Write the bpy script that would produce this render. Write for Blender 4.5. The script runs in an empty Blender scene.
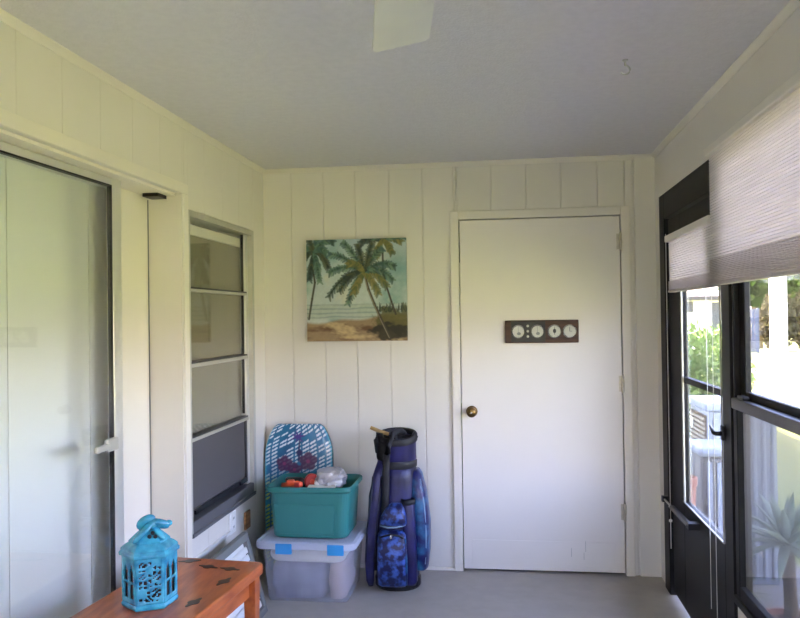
import bpy, math, random
import numpy as np
from mathutils import Vector, Matrix, noise
random.seed(7)
scn = bpy.context.scene
COL = scn.collection
PI = math.pi
A, B, D, H = -1.44, .857, 4.504, 2.39        # left wall, right wall, end wall, ceiling
GZ = -.20                                    # ground outside

# ------------------------------------------------------------------ materials
def lin(c):
    return tuple((v/12.92 if v <= .04045 else ((v+.055)/1.055)**2.4) for v in (x/255 for x in c))

def new_mat(name):
    m = bpy.data.materials.new(name); m.use_nodes = True
    nt = m.node_tree; nt.nodes.clear()
    out = nt.nodes.new('ShaderNodeOutputMaterial')
    return m, nt, out

def mat(name, rgb, rough=.5, metal=0., var=0., vscale=8., bump=0., bscale=60., rgb2=None, coat=0., lo=.35, hi=.65, stretch=None, spec=.5):
    m, nt, out = new_mat(name)
    p = nt.nodes.new('ShaderNodeBsdfPrincipled')
    nt.links.new(p.outputs[0], out.inputs[0])
    c = lin(rgb)
    p.inputs['Roughness'].default_value = rough
    p.inputs['Metallic'].default_value = metal
    p.inputs['Coat Weight'].default_value = coat
    p.inputs['Specular IOR Level'].default_value = spec
    tc = nt.nodes.new('ShaderNodeTexCoord'); mp = nt.nodes.new('ShaderNodeMapping')
    nt.links.new(tc.outputs['Object'], mp.inputs[0])
    if stretch: mp.inputs['Scale'].default_value = stretch
    n = nt.nodes.new('ShaderNodeTexNoise'); n.inputs['Scale'].default_value = vscale; n.inputs['Detail'].default_value = 4
    nt.links.new(mp.outputs[0], n.inputs['Vector'])
    r = nt.nodes.new('ShaderNodeValToRGB')
    c2 = lin(rgb2) if rgb2 else tuple(v*(1-var) for v in c)
    r.color_ramp.elements[0].position = lo; r.color_ramp.elements[0].color = (*c2, 1)
    r.color_ramp.elements[1].position = hi; r.color_ramp.elements[1].color = (*c, 1)
    nt.links.new(n.outputs['Fac'], r.inputs[0]); nt.links.new(r.outputs[0], p.inputs['Base Color'])
    if bump:
        n2 = nt.nodes.new('ShaderNodeTexNoise'); n2.inputs['Scale'].default_value = bscale; n2.inputs['Detail'].default_value = 3
        nt.links.new(tc.outputs['Object'], n2.inputs['Vector'])
        b = nt.nodes.new('ShaderNodeBump'); b.inputs['Strength'].default_value = bump; b.inputs['Distance'].default_value = .01
        nt.links.new(n2.outputs['Fac'], b.inputs['Height']); nt.links.new(b.outputs[0], p.inputs['Normal'])
    return m

def glass_mat(name, tint=(1, 1, 1), f0=.04):
    m, nt, out = new_mat(name)
    lw = nt.nodes.new('ShaderNodeLayerWeight'); lw.inputs['Blend'].default_value = .5
    pw = nt.nodes.new('ShaderNodeMath'); pw.operation = 'POWER'; pw.inputs[1].default_value = 5
    nt.links.new(lw.outputs['Facing'], pw.inputs[0])
    ma = nt.nodes.new('ShaderNodeMath'); ma.operation = 'MULTIPLY_ADD'; ma.inputs[1].default_value = 1-f0; ma.inputs[2].default_value = f0
    nt.links.new(pw.outputs[0], ma.inputs[0])
    t = nt.nodes.new('ShaderNodeBsdfTransparent'); t.inputs[0].default_value = (*tint, 1)
    g = nt.nodes.new('ShaderNodeBsdfGlossy'); g.inputs['Roughness'].default_value = .01
    mx = nt.nodes.new('ShaderNodeMixShader')
    nt.links.new(ma.outputs[0], mx.inputs[0]); nt.links.new(t.outputs[0], mx.inputs[1]); nt.links.new(g.outputs[0], mx.inputs[2])
    nt.links.new(mx.outputs[0], out.inputs[0])
    return m

def sheer_mat(name, rgb, trans_rgb=None, clear=0., transl=.5, gloss=0.):
    """thin woven or plastic sheet: diffuse + translucent, partly see-through"""
    m, nt, out = new_mat(name)
    d = nt.nodes.new('ShaderNodeBsdfDiffuse'); d.inputs[0].default_value = (*lin(rgb), 1)
    t = nt.nodes.new('ShaderNodeBsdfTranslucent'); t.inputs[0].default_value = (*lin(trans_rgb or rgb), 1)
    mx = nt.nodes.new('ShaderNodeMixShader'); mx.inputs[0].default_value = transl
    nt.links.new(d.outputs[0], mx.inputs[1]); nt.links.new(t.outputs[0], mx.inputs[2])
    last = mx
    if gloss:
        g = nt.nodes.new('ShaderNodeBsdfGlossy'); g.inputs['Roughness'].default_value = .2
        m3 = nt.nodes.new('ShaderNodeMixShader'); m3.inputs[0].default_value = gloss
        nt.links.new(last.outputs[0], m3.inputs[1]); nt.links.new(g.outputs[0], m3.inputs[2]); last = m3
    if clear:
        tr = nt.nodes.new('ShaderNodeBsdfTransparent')
        m2 = nt.nodes.new('ShaderNodeMixShader'); m2.inputs[0].default_value = clear
        nt.links.new(last.outputs[0], m2.inputs[1]); nt.links.new(tr.outputs[0], m2.inputs[2]); last = m2
    nt.links.new(last.outputs[0], out.inputs[0])
    return m

def paint_mat(name, rough=.6, coat=0.):
    m, nt, out = new_mat(name)
    p = nt.nodes.new('ShaderNodeBsdfPrincipled'); p.inputs['Roughness'].default_value = rough
    p.inputs['Coat Weight'].default_value = coat
    a = nt.nodes.new('ShaderNodeVertexColor'); a.layer_name = 'Col'
    nt.links.new(a.outputs[0], p.inputs['Base Color']); nt.links.new(p.outputs[0], out.inputs[0])
    return m

def leaf_mat(name, c1, c2, c3):
    m, nt, out = new_mat(name)
    gi = nt.nodes.new('ShaderNodeNewGeometry')
    r = nt.nodes.new('ShaderNodeValToRGB')
    e = r.color_ramp.elements
    e[0].color = (*lin(c1), 1); e[1].color = (*lin(c3), 1); k = e.new(.5); k.color = (*lin(c2), 1)
    nt.links.new(gi.outputs['Random Per Island'], r.inputs[0])
    d = nt.nodes.new('ShaderNodeBsdfDiffuse'); t = nt.nodes.new('ShaderNodeBsdfTranslucent')
    nt.links.new(r.outputs[0], d.inputs[0]); nt.links.new(r.outputs[0], t.inputs[0])
    mx = nt.nodes.new('ShaderNodeMixShader'); mx.inputs[0].default_value = .4
    nt.links.new(d.outputs[0], mx.inputs[1]); nt.links.new(t.outputs[0], mx.inputs[2])
    nt.links.new(mx.outputs[0], out.inputs[0])
    return m

M = dict(
    panel=mat('wall_paint_cream', (219, 214, 205), .45, var=.03, vscale=3, bump=.05, bscale=40),
    trim=mat('trim_paint', (224, 218, 206), .4, var=.03, vscale=4),
    ceil=mat('ceiling_texture_paint', (220, 217, 218), .9, var=.05, vscale=30, bump=.25, bscale=90),
    door=mat('door_paint', (226, 220, 212), .4, var=.03, vscale=2, bump=.03, bscale=25),
    floor=mat('floor_paint', (168, 162, 152), .6, var=.08, vscale=12),
    bronze=mat('dark_bronze_metal', (17, 16, 17), .5, spec=.22, var=.15, vscale=6),
    bronze2=mat('grey_bronze_metal', (46, 44, 47), .35, .2, var=.15, vscale=6),
    alu=mat('aluminium', (188, 186, 176), .4, .35, var=.1, vscale=10),
    alu2=mat('bright_aluminium', (215, 214, 208), .3, .5, var=.06, vscale=10),
    brass=mat('aged_brass', (132, 104, 62), .3, .9, var=.3, vscale=20),
    nickel=mat('painted_hinge', (205, 196, 178), .4, .3, var=.2, vscale=30),
    wood=mat('dark_walnut', (74, 46, 34), .4, vscale=5, rgb2=(48, 30, 24), stretch=(1, 6, 12), spec=.3),
    black=mat('black_plastic', (24, 22, 24), .4, var=.2),
    dial=mat('dial_paper', (192, 190, 178), .5, var=.05),
    chrome=mat('chrome', (205, 203, 198), .2, .9, var=.05),
    white=mat('white_plastic', (232, 231, 228), .4, var=.03),
    whitem=mat('white_enamel', (206, 206, 196), .35, var=.04),
    orange=mat('orange_wood', (186, 98, 46), .35, vscale=4, rgb2=(150, 70, 30), stretch=(8, 1.5, 8), coat=.3),
    inlay=mat('dark_inlay', (58, 34, 26), .4, var=.3),
    glaze=mat('turquoise_glaze', (62, 164, 192), .14, vscale=22, rgb2=(22, 112, 150), coat=.7, lo=.3, hi=.62),
    dark=mat('hollow_shade', (26, 30, 34), .8, var=.1),
    teal=mat('teal_plastic', (46, 120, 116), .42, var=.08, vscale=4),
    latch=mat('blue_plastic', (52, 150, 214), .35, var=.06),
    lid=sheer_mat('frosted_lid', (222, 226, 240), clear=.22, transl=.35, gloss=.06),
    clear=sheer_mat('clear_tub_plastic', (228, 230, 238), clear=.77, transl=.4, gloss=.12),
    cloth=mat('pale_cloth', (240, 236, 230), .9, var=.1, bump=.2),
    cloth2=mat('blue_cloth', (140, 142, 164), .9, rgb2=(104, 108, 136), vscale=9),
    cloth3=mat('pink_cloth', (190, 168, 166), .9, var=.15),
    navy=mat('navy_fabric', (30, 30, 92), .42, vscale=7, rgb2=(12, 12, 44), bump=.1, bscale=120),
    navydark=mat('black_navy_fabric', (26, 26, 52), .55, var=.3, bump=.1),
    purple=mat('purple_fabric', (34, 31, 92), .38, vscale=9, rgb2=(16, 15, 52), lo=.3, hi=.7),
    batik=mat('batik_fabric', (58, 92, 172), .42, vscale=30, rgb2=(16, 18, 66), lo=.44, hi=.62),
    tealf=mat('painted_sheen_fabric', (42, 104, 146), .32, vscale=14, rgb2=(22, 26, 84), lo=.42, hi=.66),  # teal patches paint a light-blue sheen onto navy cloth
    piping=mat('black_webbing', (24, 24, 30), .6, var=.2),
    silver=mat('silver_piping', (150, 176, 196), .35, .3, var=.1),
    tan=mat('tan_wood', (196, 168, 116), .45, vscale=9, rgb2=(160, 128, 80)),
    brown=mat('brown_wood', (186, 134, 84), .5, vscale=9, rgb2=(120, 82, 48), stretch=(1, 1, 6)),
    bag=sheer_mat('clear_plastic_bag', (214, 212, 220), clear=.45, transl=.3, gloss=.25),
    bagstuff=mat('pale_packet', (234, 228, 226), .5, vscale=18, rgb2=(150, 140, 142), lo=.4, hi=.55),
    toy=mat('orange_plastic', (222, 88, 54), .4, var=.1),
    red=mat('red_plastic', (176, 52, 48), .4, var=.1),
    paper=mat('white_paper', (228, 226, 220), .7, var=.05),
    sillm=mat('dark_grey_sill', (92, 92, 96), .45, var=.1),
    grey=mat('grey_paint', (118, 120, 118), .45, var=.1),
    blindw=sheer_mat('white_vinyl_vane', (242, 242, 240), transl=.15),
    blindb=sheer_mat('beige_roller_cloth', (150, 142, 122), transl=.15),
    shade=sheer_mat('white_pleated_cloth', (222, 218, 216), (214, 206, 206), transl=.36),
    shadehem=sheer_mat('white_folded_cloth', (196, 188, 184), (192, 182, 180), transl=.26),
    cord=mat('white_cord', (214, 212, 208), .6, var=.05),
    screen=sheer_mat('insect_screen', (70, 72, 76), clear=.5, transl=.05),
    screen2=sheer_mat('dark_insect_screen', (98, 96, 98), clear=.18, transl=.05),
    glass=glass_mat('window_glass', (.98, .99, .985)),
    glassg=glass_mat('sliding_door_glass', (.965, .98, .97), .05),
    painted=paint_mat('canvas_paint', .65), board=paint_mat('board_skin', .35, .3),
    grass=mat('lawn_grass', (143, 147, 82), .95, vscale=1.4, rgb2=(126, 137, 72), bump=.6, bscale=40),
    concrete=mat('patio_concrete', (150, 144, 136), .9, vscale=3, rgb2=(128, 122, 114), bump=.1, bscale=80),
    stucco=mat('white_stucco', (226, 224, 216), .85, var=.05, vscale=5, bump=.15),
    roof=mat('roof_shingle', (110, 104, 98), .9, var=.25, vscale=20),
    winglass=mat('dark_window_glass', (52, 60, 70), .08, var=.1),
    acbeige=mat('beige_enamel', (158, 150, 134), .45, var=.05),
    acblue=mat('pale_blue_enamel', (132, 140, 153), .4, var=.05),
    terra=mat('terracotta', (164, 110, 92), .8, var=.15, vscale=9),
    bark=mat('bark', (104, 86, 70), .9, vscale=6, rgb2=(74, 60, 48), stretch=(3, 3, .6), bump=.4, bscale=20),
    fence=mat('weathered_blue_fence', (62, 70, 88), .8, var=.2, vscale=4),
    leafa=leaf_mat('tree_leaves', (34, 52, 24), (50, 72, 30), (74, 92, 44)),
    leafd=leaf_mat('hedge_leaves', (46, 44, 34), (60, 54, 42), (66, 66, 44)),
    leafb=leaf_mat('bush_leaves', (66, 92, 42), (92, 118, 58), (124, 142, 84)),
    leafc=leaf_mat('agave_leaves', (140, 160, 140), (176, 192, 172), (206, 216, 198)),
)

# ------------------------------------------------------------------ mesh builder
class MB:
    def __init__(s): s.v = []; s.f = []
    def add(s, vs, fs):
        n = len(s.v); s.v += [tuple(p) for p in vs]; s.f += [tuple(i+n for i in f) for f in fs]; return s
    def box(s, x0, x1, y0, y1, z0, z1, mtx=None):
        vs = [Vector((x, y, z)) for x in (x0, x1) for y in (y0, y1) for z in (z0, z1)]
        if mtx: vs = [mtx @ v for v in vs]
        return s.add(vs, [(0, 1, 3, 2), (4, 6, 7, 5), (0, 4, 5, 1), (2, 3, 7, 6), (0, 2, 6, 4), (1, 5, 7, 3)])
    def loft(s, rings, cap0=True, cap1=True, closed=True):
        n = len(rings[0]); vs = [p for r in rings for p in r]; fs = []
        for k in range(len(rings)-1):
            for i in range(n if closed else n-1):
                j = (i+1) % n
                fs.append((k*n+i, k*n+j, (k+1)*n+j, (k+1)*n+i))
        if cap0: fs.append(tuple(range(n-1, -1, -1)))
        if cap1: fs.append(tuple((len(rings)-1)*n+i for i in range(n)))
        return s.add(vs, fs)
    def tube(s, pts, r, n=8, flat=None, ref=(0, 0, 1)):
        pts = [Vector(p) for p in pts]; rings = []
        ref = Vector(ref)
        for i, p in enumerate(pts):
            t = (pts[min(i+1, len(pts)-1)]-pts[max(i-1, 0)]).normalized()
            rf = ref if abs(t.dot(ref)) < .95 else Vector((1, 0, 0))
            u = t.cross(rf).normalized(); w = u.cross(t).normalized()
            rr = r[i] if isinstance(r, (list, tuple)) else r
            fl = flat if flat else 1
            rings.append([p+u*rr*math.cos(2*PI*k/n)+w*rr*fl*math.sin(2*PI*k/n) for k in range(n)])
        return s.loft(rings)
    def lathe(s, prof, c=(0, 0, 0), axis='z', n=24, cap0=True, cap1=True):
        rings = []
        for r, h in prof:
            ring = []
            for k in range(n):
                a = 2*PI*k/n; x, y = r*math.cos(a), r*math.sin(a)
                ring.append(Vector(c)+Vector({'z': (x, y, h), 'y': (x, h, y), 'x': (h, x, y)}[axis]))
            rings.append(ring)
        return s.loft(rings, cap0, cap1)
    def ball(s, c, rx, ry=None, rz=None, n=12, m=8):
        ry = ry or rx; rz = rz or rx
        rings = [[Vector(c)+Vector((rx*math.sin(PI*j/m)*math.cos(2*PI*k/n), ry*math.sin(PI*j/m)*math.sin(2*PI*k/n), -rz*math.cos(PI*j/m))) for k in range(n)] for j in range(1, m)]
        return s.loft(rings)
    def xf(s, mtx): s.v = [tuple(mtx @ Vector(p)) for p in s.v]; return s
    def build(s, name, m, root=None, parent=None, loc=None, smooth=False, bevel=0, seg=2, sub=0, solid=0, cols=None, auto=None):
        if root is not None: o_ = Vector(root.location)
        elif loc is not None: o_ = Vector(loc)
        else:
            xs = [p[0] for p in s.v]; ys = [p[1] for p in s.v]; zs = [p[2] for p in s.v]
            o_ = Vector(((min(xs)+max(xs))/2, (min(ys)+max(ys))/2, min(zs)))
        me = bpy.data.meshes.new(name)
        me.from_pydata([tuple(Vector(p)-o_) for p in s.v], [], s.f)
        me.update()
        import bmesh
        bm = bmesh.new(); bm.from_mesh(me); bmesh.ops.recalc_face_normals(bm, faces=bm.faces); bm.to_mesh(me); bm.free()
        if smooth:
            for p in me.polygons: p.use_smooth = True
        if cols is not None:
            at = me.color_attributes.new('Col', 'FLOAT_COLOR', 'POINT')
            at.data.foreach_set('color', np.asarray(cols, dtype=np.float32).ravel())
        me.materials.append(m)
        o = bpy.data.objects.new(name, me); COL.objects.link(o)
        if root is not None: o.parent = parent or root
        else: o.location = o_
        if solid:
            k = o.modifiers.new('solid', 'SOLIDIFY'); k.thickness = solid; k.offset = 0
        if bevel:
            k = o.modifiers.new('bevel', 'BEVEL'); k.width = bevel; k.segments = seg; k.limit_method = 'ANGLE'; k.angle_limit = math.radians(auto or 40)
            k.harden_normals = False
        if sub:
            k = o.modifiers.new('sub', 'SUBSURF'); k.levels = sub; k.render_levels = sub
        return o

def empty(name, loc):
    o = bpy.data.objects.new(name, None); COL.objects.link(o); o.location = loc; o.empty_display_size = .05
    return o
def tag(o, label=None, cat=None, group=None, kind=None):
    if label: o['label'] = label
    if cat: o['category'] = cat
    if group: o['group'] = group
    if kind: o['kind'] = kind
    return o
def thing(name, loc, label, cat, group=None): return tag(empty(name, loc), label, cat, group)
def struct(o, label, cat): return tag(o, label, cat, kind='structure')
def copy_tree(o, parent=None):
    c = o.copy(); COL.objects.link(c); c.parent = parent
    for ch in list(o.children): copy_tree(ch, c)
    return c
def rrect(cx, cy, w, d, r, z, n=5):
    pts = []
    for sx, sy, a0 in ((1, 1, 0), (-1, 1, 90), (-1, -1, 180), (1, -1, 270)):
        for k in range(n+1):
            a = math.radians(a0+90*k/n)
            pts.append(Vector((cx+sx*(w/2-r)+r*math.cos(a), cy+sy*(d/2-r)+r*math.sin(a), z)))
    return pts

# ------------------------------------------------------------------ the room shell
# end wall: vertical plank panelling with 4 mm grooves
def planks(m, cuts, make, gap=.0045):
    for a, b in zip(cuts[:-1], cuts[1:]): make(a+gap/2, b-gap/2)

wb = MB()
wb.box(A-.02, -.262, D+.006, D+.1, -.02, H+.02).box(.666, B+.1, D+.006, D+.1, -.02, H+.02).box(-.262, .666, D+.006, D+.1, 2.053, H+.02)
cuts = [-1.464, -1.264, -1.066, -.871, -.669, -.468, -.285]
planks(wb, cuts, lambda a, b: wb.box(a, b, D, D+.03, 0, H))
planks(wb, [-.285, -.268, -.065, .137, .334, .539, .690], lambda a, b: wb.box(a, b, D, D+.03, 2.06, H))
planks(wb, [.690, .735], lambda a, b: wb.box(a, b, D, D+.03, 0, H))
wb.box(.742, B+.02, D-.012, D+.03, 0, H)
struct(wb.build('wall_back', M['panel'], bevel=.002, seg=1), 'cream vertical plank panelling of the end wall around the white door', 'wall')

wl = MB()                                       # left wall: door opening y 1.50..3.31, window opening 3.376..4.301
def lw(y0, y1, z0, z1, x0=A, x1=A-.31): wl.box(x1, x0, y0, y1, z0, z1)
lw(-2.0, 1.36, -.02, H+.02, A-.006); lw(1.36, 3.31, 2.063, H+.02, A-.006); lw(3.31, 3.372, -.02, H+.02, A-.006)
lw(3.372, 4.305, -.02, .478, A-.006); lw(3.372, 4.305, 2.0, H+.02, A-.006); lw(4.305, D+.03, -.02, H+.02, A-.006)
g0 = 2.119
lc = [g0+.2425*k for k in range(-17, 11)]
for a, b in zip(lc[:-1], lc[1:]):
    a2, b2 = a+.0008, min(b-.0008, D)
    def seg(y0, y1, z0, z1):
        if y1-y0 > .004: wl.box(A-.01, A, y0, y1, z0, z1)
    for (lo, hi, zs) in ((-2, 1.30, [(0, H)]), (1.30, 3.31, [(2.07, H)]), (3.31, 3.372, [(0, H)]), (3.372, 4.305, [(0, .478), (2.0, H)]), (4.305, D, [(0, H)])):
        for z0, z1 in zs: seg(max(a2, lo), min(b2, hi), z0, z1)
struct(wl.build('wall_left', M['panel'], bevel=.0012, seg=1), 'cream panelled side wall with the sliding door and tall window', 'wall')

wr = MB()                                       # right wall, openings: storm door, three windows
SILL, HEAD = .40, 2.12
WIN = [(1.93, 3.03), (.70, 1.80), (-.53, .57)]
def rw(y0, y1, z0, z1): wr.box(B, B+.05, y0, y1, z0, z1)
rw(-2.0, D+.03, HEAD, H+.02); rw(4.333, D+.03, -.02, HEAD); rw(3.03, 3.05, -.02, HEAD)
edges = [3.05]
for y0, y1 in WIN: rw(y0, y1, -.02, SILL)
rw(1.80, 1.93, -.02, HEAD); rw(.57, .70, -.02, HEAD); rw(-2.0, -.53, -.02, HEAD)
struct(wr.build('wall_right', M['panel']), 'cream side wall above the dark storm door and shaded window', 'wall')
struct(MB().box(A-.31, -1.15, -2.1, -2.0, -.02, H+.02).box(.62, B+.05, -2.1, -2.0, -.02, H+.02).box(-1.15, .62, -2.1, -2.0, -.02, .75).box(-1.15, .62, -2.1, -2.0, 1.62, H+.02).build('wall_front', M['panel']), 'plain cream wall behind the viewer', 'wall')
struct(MB().box(A-.31, B+.05, -2.1, D+.1, -.14, 0).build('floor', M['floor']), 'pale painted porch floor', 'floor')
struct(MB().box(A-.31, B+.12, -2.1, D+.1, H, H+.06).build('ceiling', M['ceil']), 'white textured ceiling', 'ceiling')

def crown(name, p0, p1, inward, label):
    prof = [(0, 0), (.020, 0), (.020, .004), (.015, .009), (.008, .018), (.004, .026), (0, .026)]
    inw = Vector(inward); rings = []
    for p in (p0, p1): rings.append([Vector(p)+inw*a-Vector((0, 0, b)) for a, b in prof])
    struct(MB().loft(rings).build(name, M['trim']), label, 'trim')
crown('trim_1', (A, -2, H), (A, D, H), (1, 0, 0), 'cream crown strip along the top of the left wall')
crown('trim_2', (A, D, H), (B, D, H), (0, -1, 0), 'cream crown strip along the top of the end wall')
crown('trim_3', (B, -2, H), (B, D, H), (-1, 0, 0), 'cream crown strip along the top of the right wall')
struct(MB().box(B-.014, B, -2, 3.347, HEAD, 2.15).build('trim_4', M['trim'], bevel=.003), 'flat cream head trim above the big window shade', 'trim')
# sliding door casing
struct(MB().box(A, A+.008, 1.305, 3.366, 2.060, 2.108).box(A, A+.008, 3.311, 3.366, 0, 2.060).box(A, A+.008, 1.305, 1.36, 0, 2.060)
       .build('trim_5', M['trim'], bevel=.004), 'cream casing boards framing the sliding glass door', 'trim')
struct(MB().box(-.308, -.258, D-.018, D, 0, 2.100).box(.664, .714, D-.018, D, 0, 2.100).box(-.258, .664, D-.018, D, 2.050, 2.100)
       .build('trim_6', M['trim'], bevel=.004), 'white casing boards framing the flush white door', 'trim')
struct(MB().box(A, -.308, D-.010, D, 0, .018).build('baseboard_back', M['trim']), 'thin cream base strip along the end wall', 'baseboard')

# ------------------------------------------------------------------ flush white door
d = struct(empty('door_1', (.2, D-.01, 0)), 'flush white interior door with a brass knob in the end wall', 'door')
MB().box(-.253, .659, D-.008, D+.032, .015, 2.045).build('door_slab', M['door'], d, bevel=.002)
MB().box(-.205, .600, D-.0105, D-.008, .05, .185).build('kick_plate', M['door'], d, bevel=.001)
k = MB(); k.lathe([(.033, -.009), (.033, -.013), (.026, -.019), (.012, -.023), (.012, -.040), (.022, -.046), (.029, -.056), (.029, -.066), (.022, -.074), (.008, -.077)], (-.195, D, .930), 'y')
kn = k.build('door_knob', M['brass'], d, smooth=True)
MB().lathe([(.006, -.077), (.005, -.080)], (-.195, D, .930), 'y', 12).build('lock_button', M['chrome'], d, kn)
for z in (1.899, 1.089, .361):
    hb = MB().tube([(.661, D-.024, z-.045), (.661, D-.024, z+.045)], .0075, 10)
    hb.box(.640, .6615, D-.0115, D-.008, z-.045, z+.045)
    hg = hb.build('hinge', M['nickel'], d)
    MB().ball((.661, D-.024, z+.049), .006).ball((.661, D-.024, z-.049), .006).build('hinge_tip', M['nickel'], d, hg, smooth=True)
sc = MB()
for (x, z, dx, dz) in ((.36, .10, .004, .05), (.44, .13, .010, .06), (.43, .085, -.004, .04)):
    sc.box(x, x+.0015, D-.0112, D-.0106, z, z+dz)
sc.build('scuff_mark', M['grey'], d)

# ------------------------------------------------------------------ sliding glass door (left)
sd = struct(empty('door_2', (-1.55, 2.5, 0)), 'pale framed sliding glass door standing slightly open in the left wall', 'door')
fr = MB().box(-1.60, -1.47, 1.36, 3.31, 2.050, 2.063).box(-1.60, -1.47, 1.36, 3.31, 0, .025)
fr.box(-1.60, -1.440, 3.300, 3.311, .025, 2.050).box(-1.60, -1.47, 1.36, 1.38, .025, 2.050)
fr.build('door_frame', M['trim'], sd, bevel=.002)
def slider(x, y0, y1, name, tw_=0.):
    mt = Matrix.Translation((x, y1, 0)) @ Matrix.Rotation(tw_, 4, 'Z') @ Matrix.Translation((-x, -y1, 0))
    p = MB().box(x-.016, x+.010, y1-.070, y1, .03, 2.048).box(x-.016, x+.010, y0, y0+.05, .03, 2.048)
    p.box(x-.016, x+.010, y0+.05, y1-.070, 2.020, 2.048).box(x-.016, x+.010, y0+.05, y1-.070, .03, .11)
    s = p.xf(mt).build(name, M['alu2'], sd, bevel=.003)
    g = MB()
    for a in ((y0+.05, y0+.054, .11, 2.020), (y1-.074, y1-.070, .11, 2.020), (y0+.054, y1-.074, 2.014, 2.020), (y0+.054, y1-.074, .11, .116)):
        g.box(x-.010, x+.0095, a[0], a[1], a[2], a[3])
    g.xf(mt).build('gasket', M['black'], sd, s)
    MB().box(x+.000, x+.005, y0+.054, y1-.074, .116, 2.014).xf(mt).build('glass', M['glassg'], sd, s)
    return s
s1 = slider(-1.525, 1.96, 2.895, 'sliding_panel', -.024)
slider(-1.582, 1.38, 2.05, 'fixed_panel')
MB().box(-1.6035, -1.600, 2.955, 3.31, .025, 2.050).build('side_board', M['trim'], sd)
h = MB().box(-1.518, -1.500, 2.745, 2.83, .985, 1.035).box(-1.512, -1.496, 2.66, 2.76, .995, 1.020)
h.build('pull_handle', M['alu'], sd, s1, bevel=.006)
MB().box(-1.600, -1.596, 3.296, 3.300, .03, 2.034).build('pile_seal', M['grey'], sd)
MB().box(-1.575, -1.505, 3.20, 3.29, 2.034, 2.0495).build('track_slot', M['black'], sd)

vb = thing('vertical_blind', (-1.68, 2.5, .03), 'white vertical panel blind drawn closed behind the sliding glass', 'blind')
MB().box(-1.715, -1.655, 1.36, 3.10, 2.050, 2.0625).build('head_rail', M['white'], vb)
ys = [1.36, 1.74, 1.98, 2.22, 2.463, 2.744, 2.984, 3.09]
for i, (a, b) in enumerate(zip(ys[:-1], ys[1:])):
    x = -1.680-(i % 2)*.005
    MB().box(x-.0015, x+.0015, a-.05, b, .04, 2.050).build('vane', M['blindw'], vb)

# inner rooms behind the left wall and the end wall (closed, unlit)
struct(MB().box(-3.2, -3.1, -2.1, D+.1, -.14, H+.06).box(-3.2, A-.31, -2.2, -2.1, -.14, H+.06).box(-3.2, A-.31, D+.0, D+.1, -.14, H+.06)
       .box(-3.2, A-.31, -2.1, D+.1, -.14, 0).box(-3.2, A-.31, -2.1, D+.1, H, H+.06).build('wall_inner', M['panel']),
       'cream wall of the inner room seen through the open gap of the sliding door', 'wall')

# ------------------------------------------------------------------ tall window (left wall)
w = struct(empty('window_1', (A, 3.84, .48)), 'tall aluminium framed window with stacked panes in the left wall', 'window')
f = MB()
x0, x1 = A-.085, A+.003
f.box(x0, x1, 3.374, 3.392, .482, 1.998).box(x0, x1, 4.262, 4.303, .482, 1.998).box(x0, x1, 3.392, 4.262, 1.968, 1.998)
f.build('window_frame', M['alu'], w, bevel=.002)
MB().box(A-.085, A+.002, 3.392, 4.262, .482, .548).box(A-.085, A+.010, 3.380, 4.275, .478, .498).build('window_sill', M['sillm'], w, bevel=.004)
f = MB().box(A-.05, A-.02, 4.212, 4.262, .548, 1.968)
f.build('side_channel', M['alu2'], w, bevel=.003)
f = MB().box(A-.046, A-.030, 4.206, 4.212, .95, 1.968); f.build('channel_seal', M['black'], w)
for z0, z1, th in ((1.621, 1.634, .010), (1.262, 1.280, .012), (.914, .931, .012)):
    r = MB().box(A-.052, A-.020+th, 3.392, 4.212, z0, z1).build('sash_rail', M['alu'], w, bevel=.003)
    MB().box(A-.052, A-.012, 3.392, 4.212, z1, z1+.008).build('rail_seal', M['bronze2'], w, r)
for z0, z1 in ((1.642, 1.968), (1.294, 1.621), (.942, 1.258)):
    MB().box(A-.040, A-.035, 3.392, 4.212, z0, z1).build('pane', M['glass'], w)
MB().box(A-.046, A-.042, 3.392, 4.212, .592, .912).build('pane', M['glass'], w)
q = MB().box(A-.034, A-.018, 3.392, 4.212, .565, .592).box(A-.034, A-.018, 3.392, 3.405, .592, .912).box(A-.034, A-.018, 4.185, 4.212, .592, .912)
s = q.build('screen_frame', M['bronze2'], w, bevel=.002)
MB().box(A-.028, A-.026, 3.405, 4.185, .592, .912).build('insect_screen', M['screen2'], w, s)
MB().box(A-.018, A-.008, 3.45, 3.48, .572, .590).box(A-.018, A-.008, 4.07, 4.10, .572, .590).build('screen_clip', M['black'], w, s)
rb = thing('roller_blind', (A-.07, 3.83, .555), 'beige roller blind drawn down behind the tall left window', 'blind')
MB().box(A-.082, A-.056, 3.394, 4.258, 1.900, 1.950).build('head_box', M['trim'], rb, bevel=.004)
MB().box(A-.071, A-.068, 3.394, 4.258, .555, 1.90).build('blind_cloth', M['blindb'], rb)

# ------------------------------------------------------------------ storm door (right wall)
dummy = 0
sd = struct(empty('door_3', (B, 3.7, 0)), 'dark bronze storm door with a two part glass panel at the right', 'door')
f = MB().box(B-.012, B+.048, 4.21, 4.333, 0, HEAD).box(B-.012, B+.048, 3.05, 3.075, 0, HEAD).box(B-.012, B+.048, 3.075, 4.21, 1.985, HEAD)
f.build('door_frame', M['bronze'], sd, bevel=.003)
p = MB().box(B+.008, B+.040, 3.943, 4.205, 0.02, 1.98).box(B+.008, B+.040, 3.085, 3.236, .02, 1.98)
p.box(B+.008, B+.040, 3.236, 3.943, 1.86, 1.98).box(B+.008, B+.040, 3.236, 3.943, .02, .556).box(B+.008, B+.036, 3.236, 3.943, 1.146, 1.174)
pl = p.build('door_leaf', M['bronze'], sd, bevel=.003)
e = MB()
for (y0, y1, z0, z1) in ((3.905, 3.930, .556, 1.86), (3.236, 3.240, .556, 1.86), (3.240, 3.943, .556, .562)):
    e.box(B+.002, B+.008, y0, y1, z0, z1)
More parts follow.
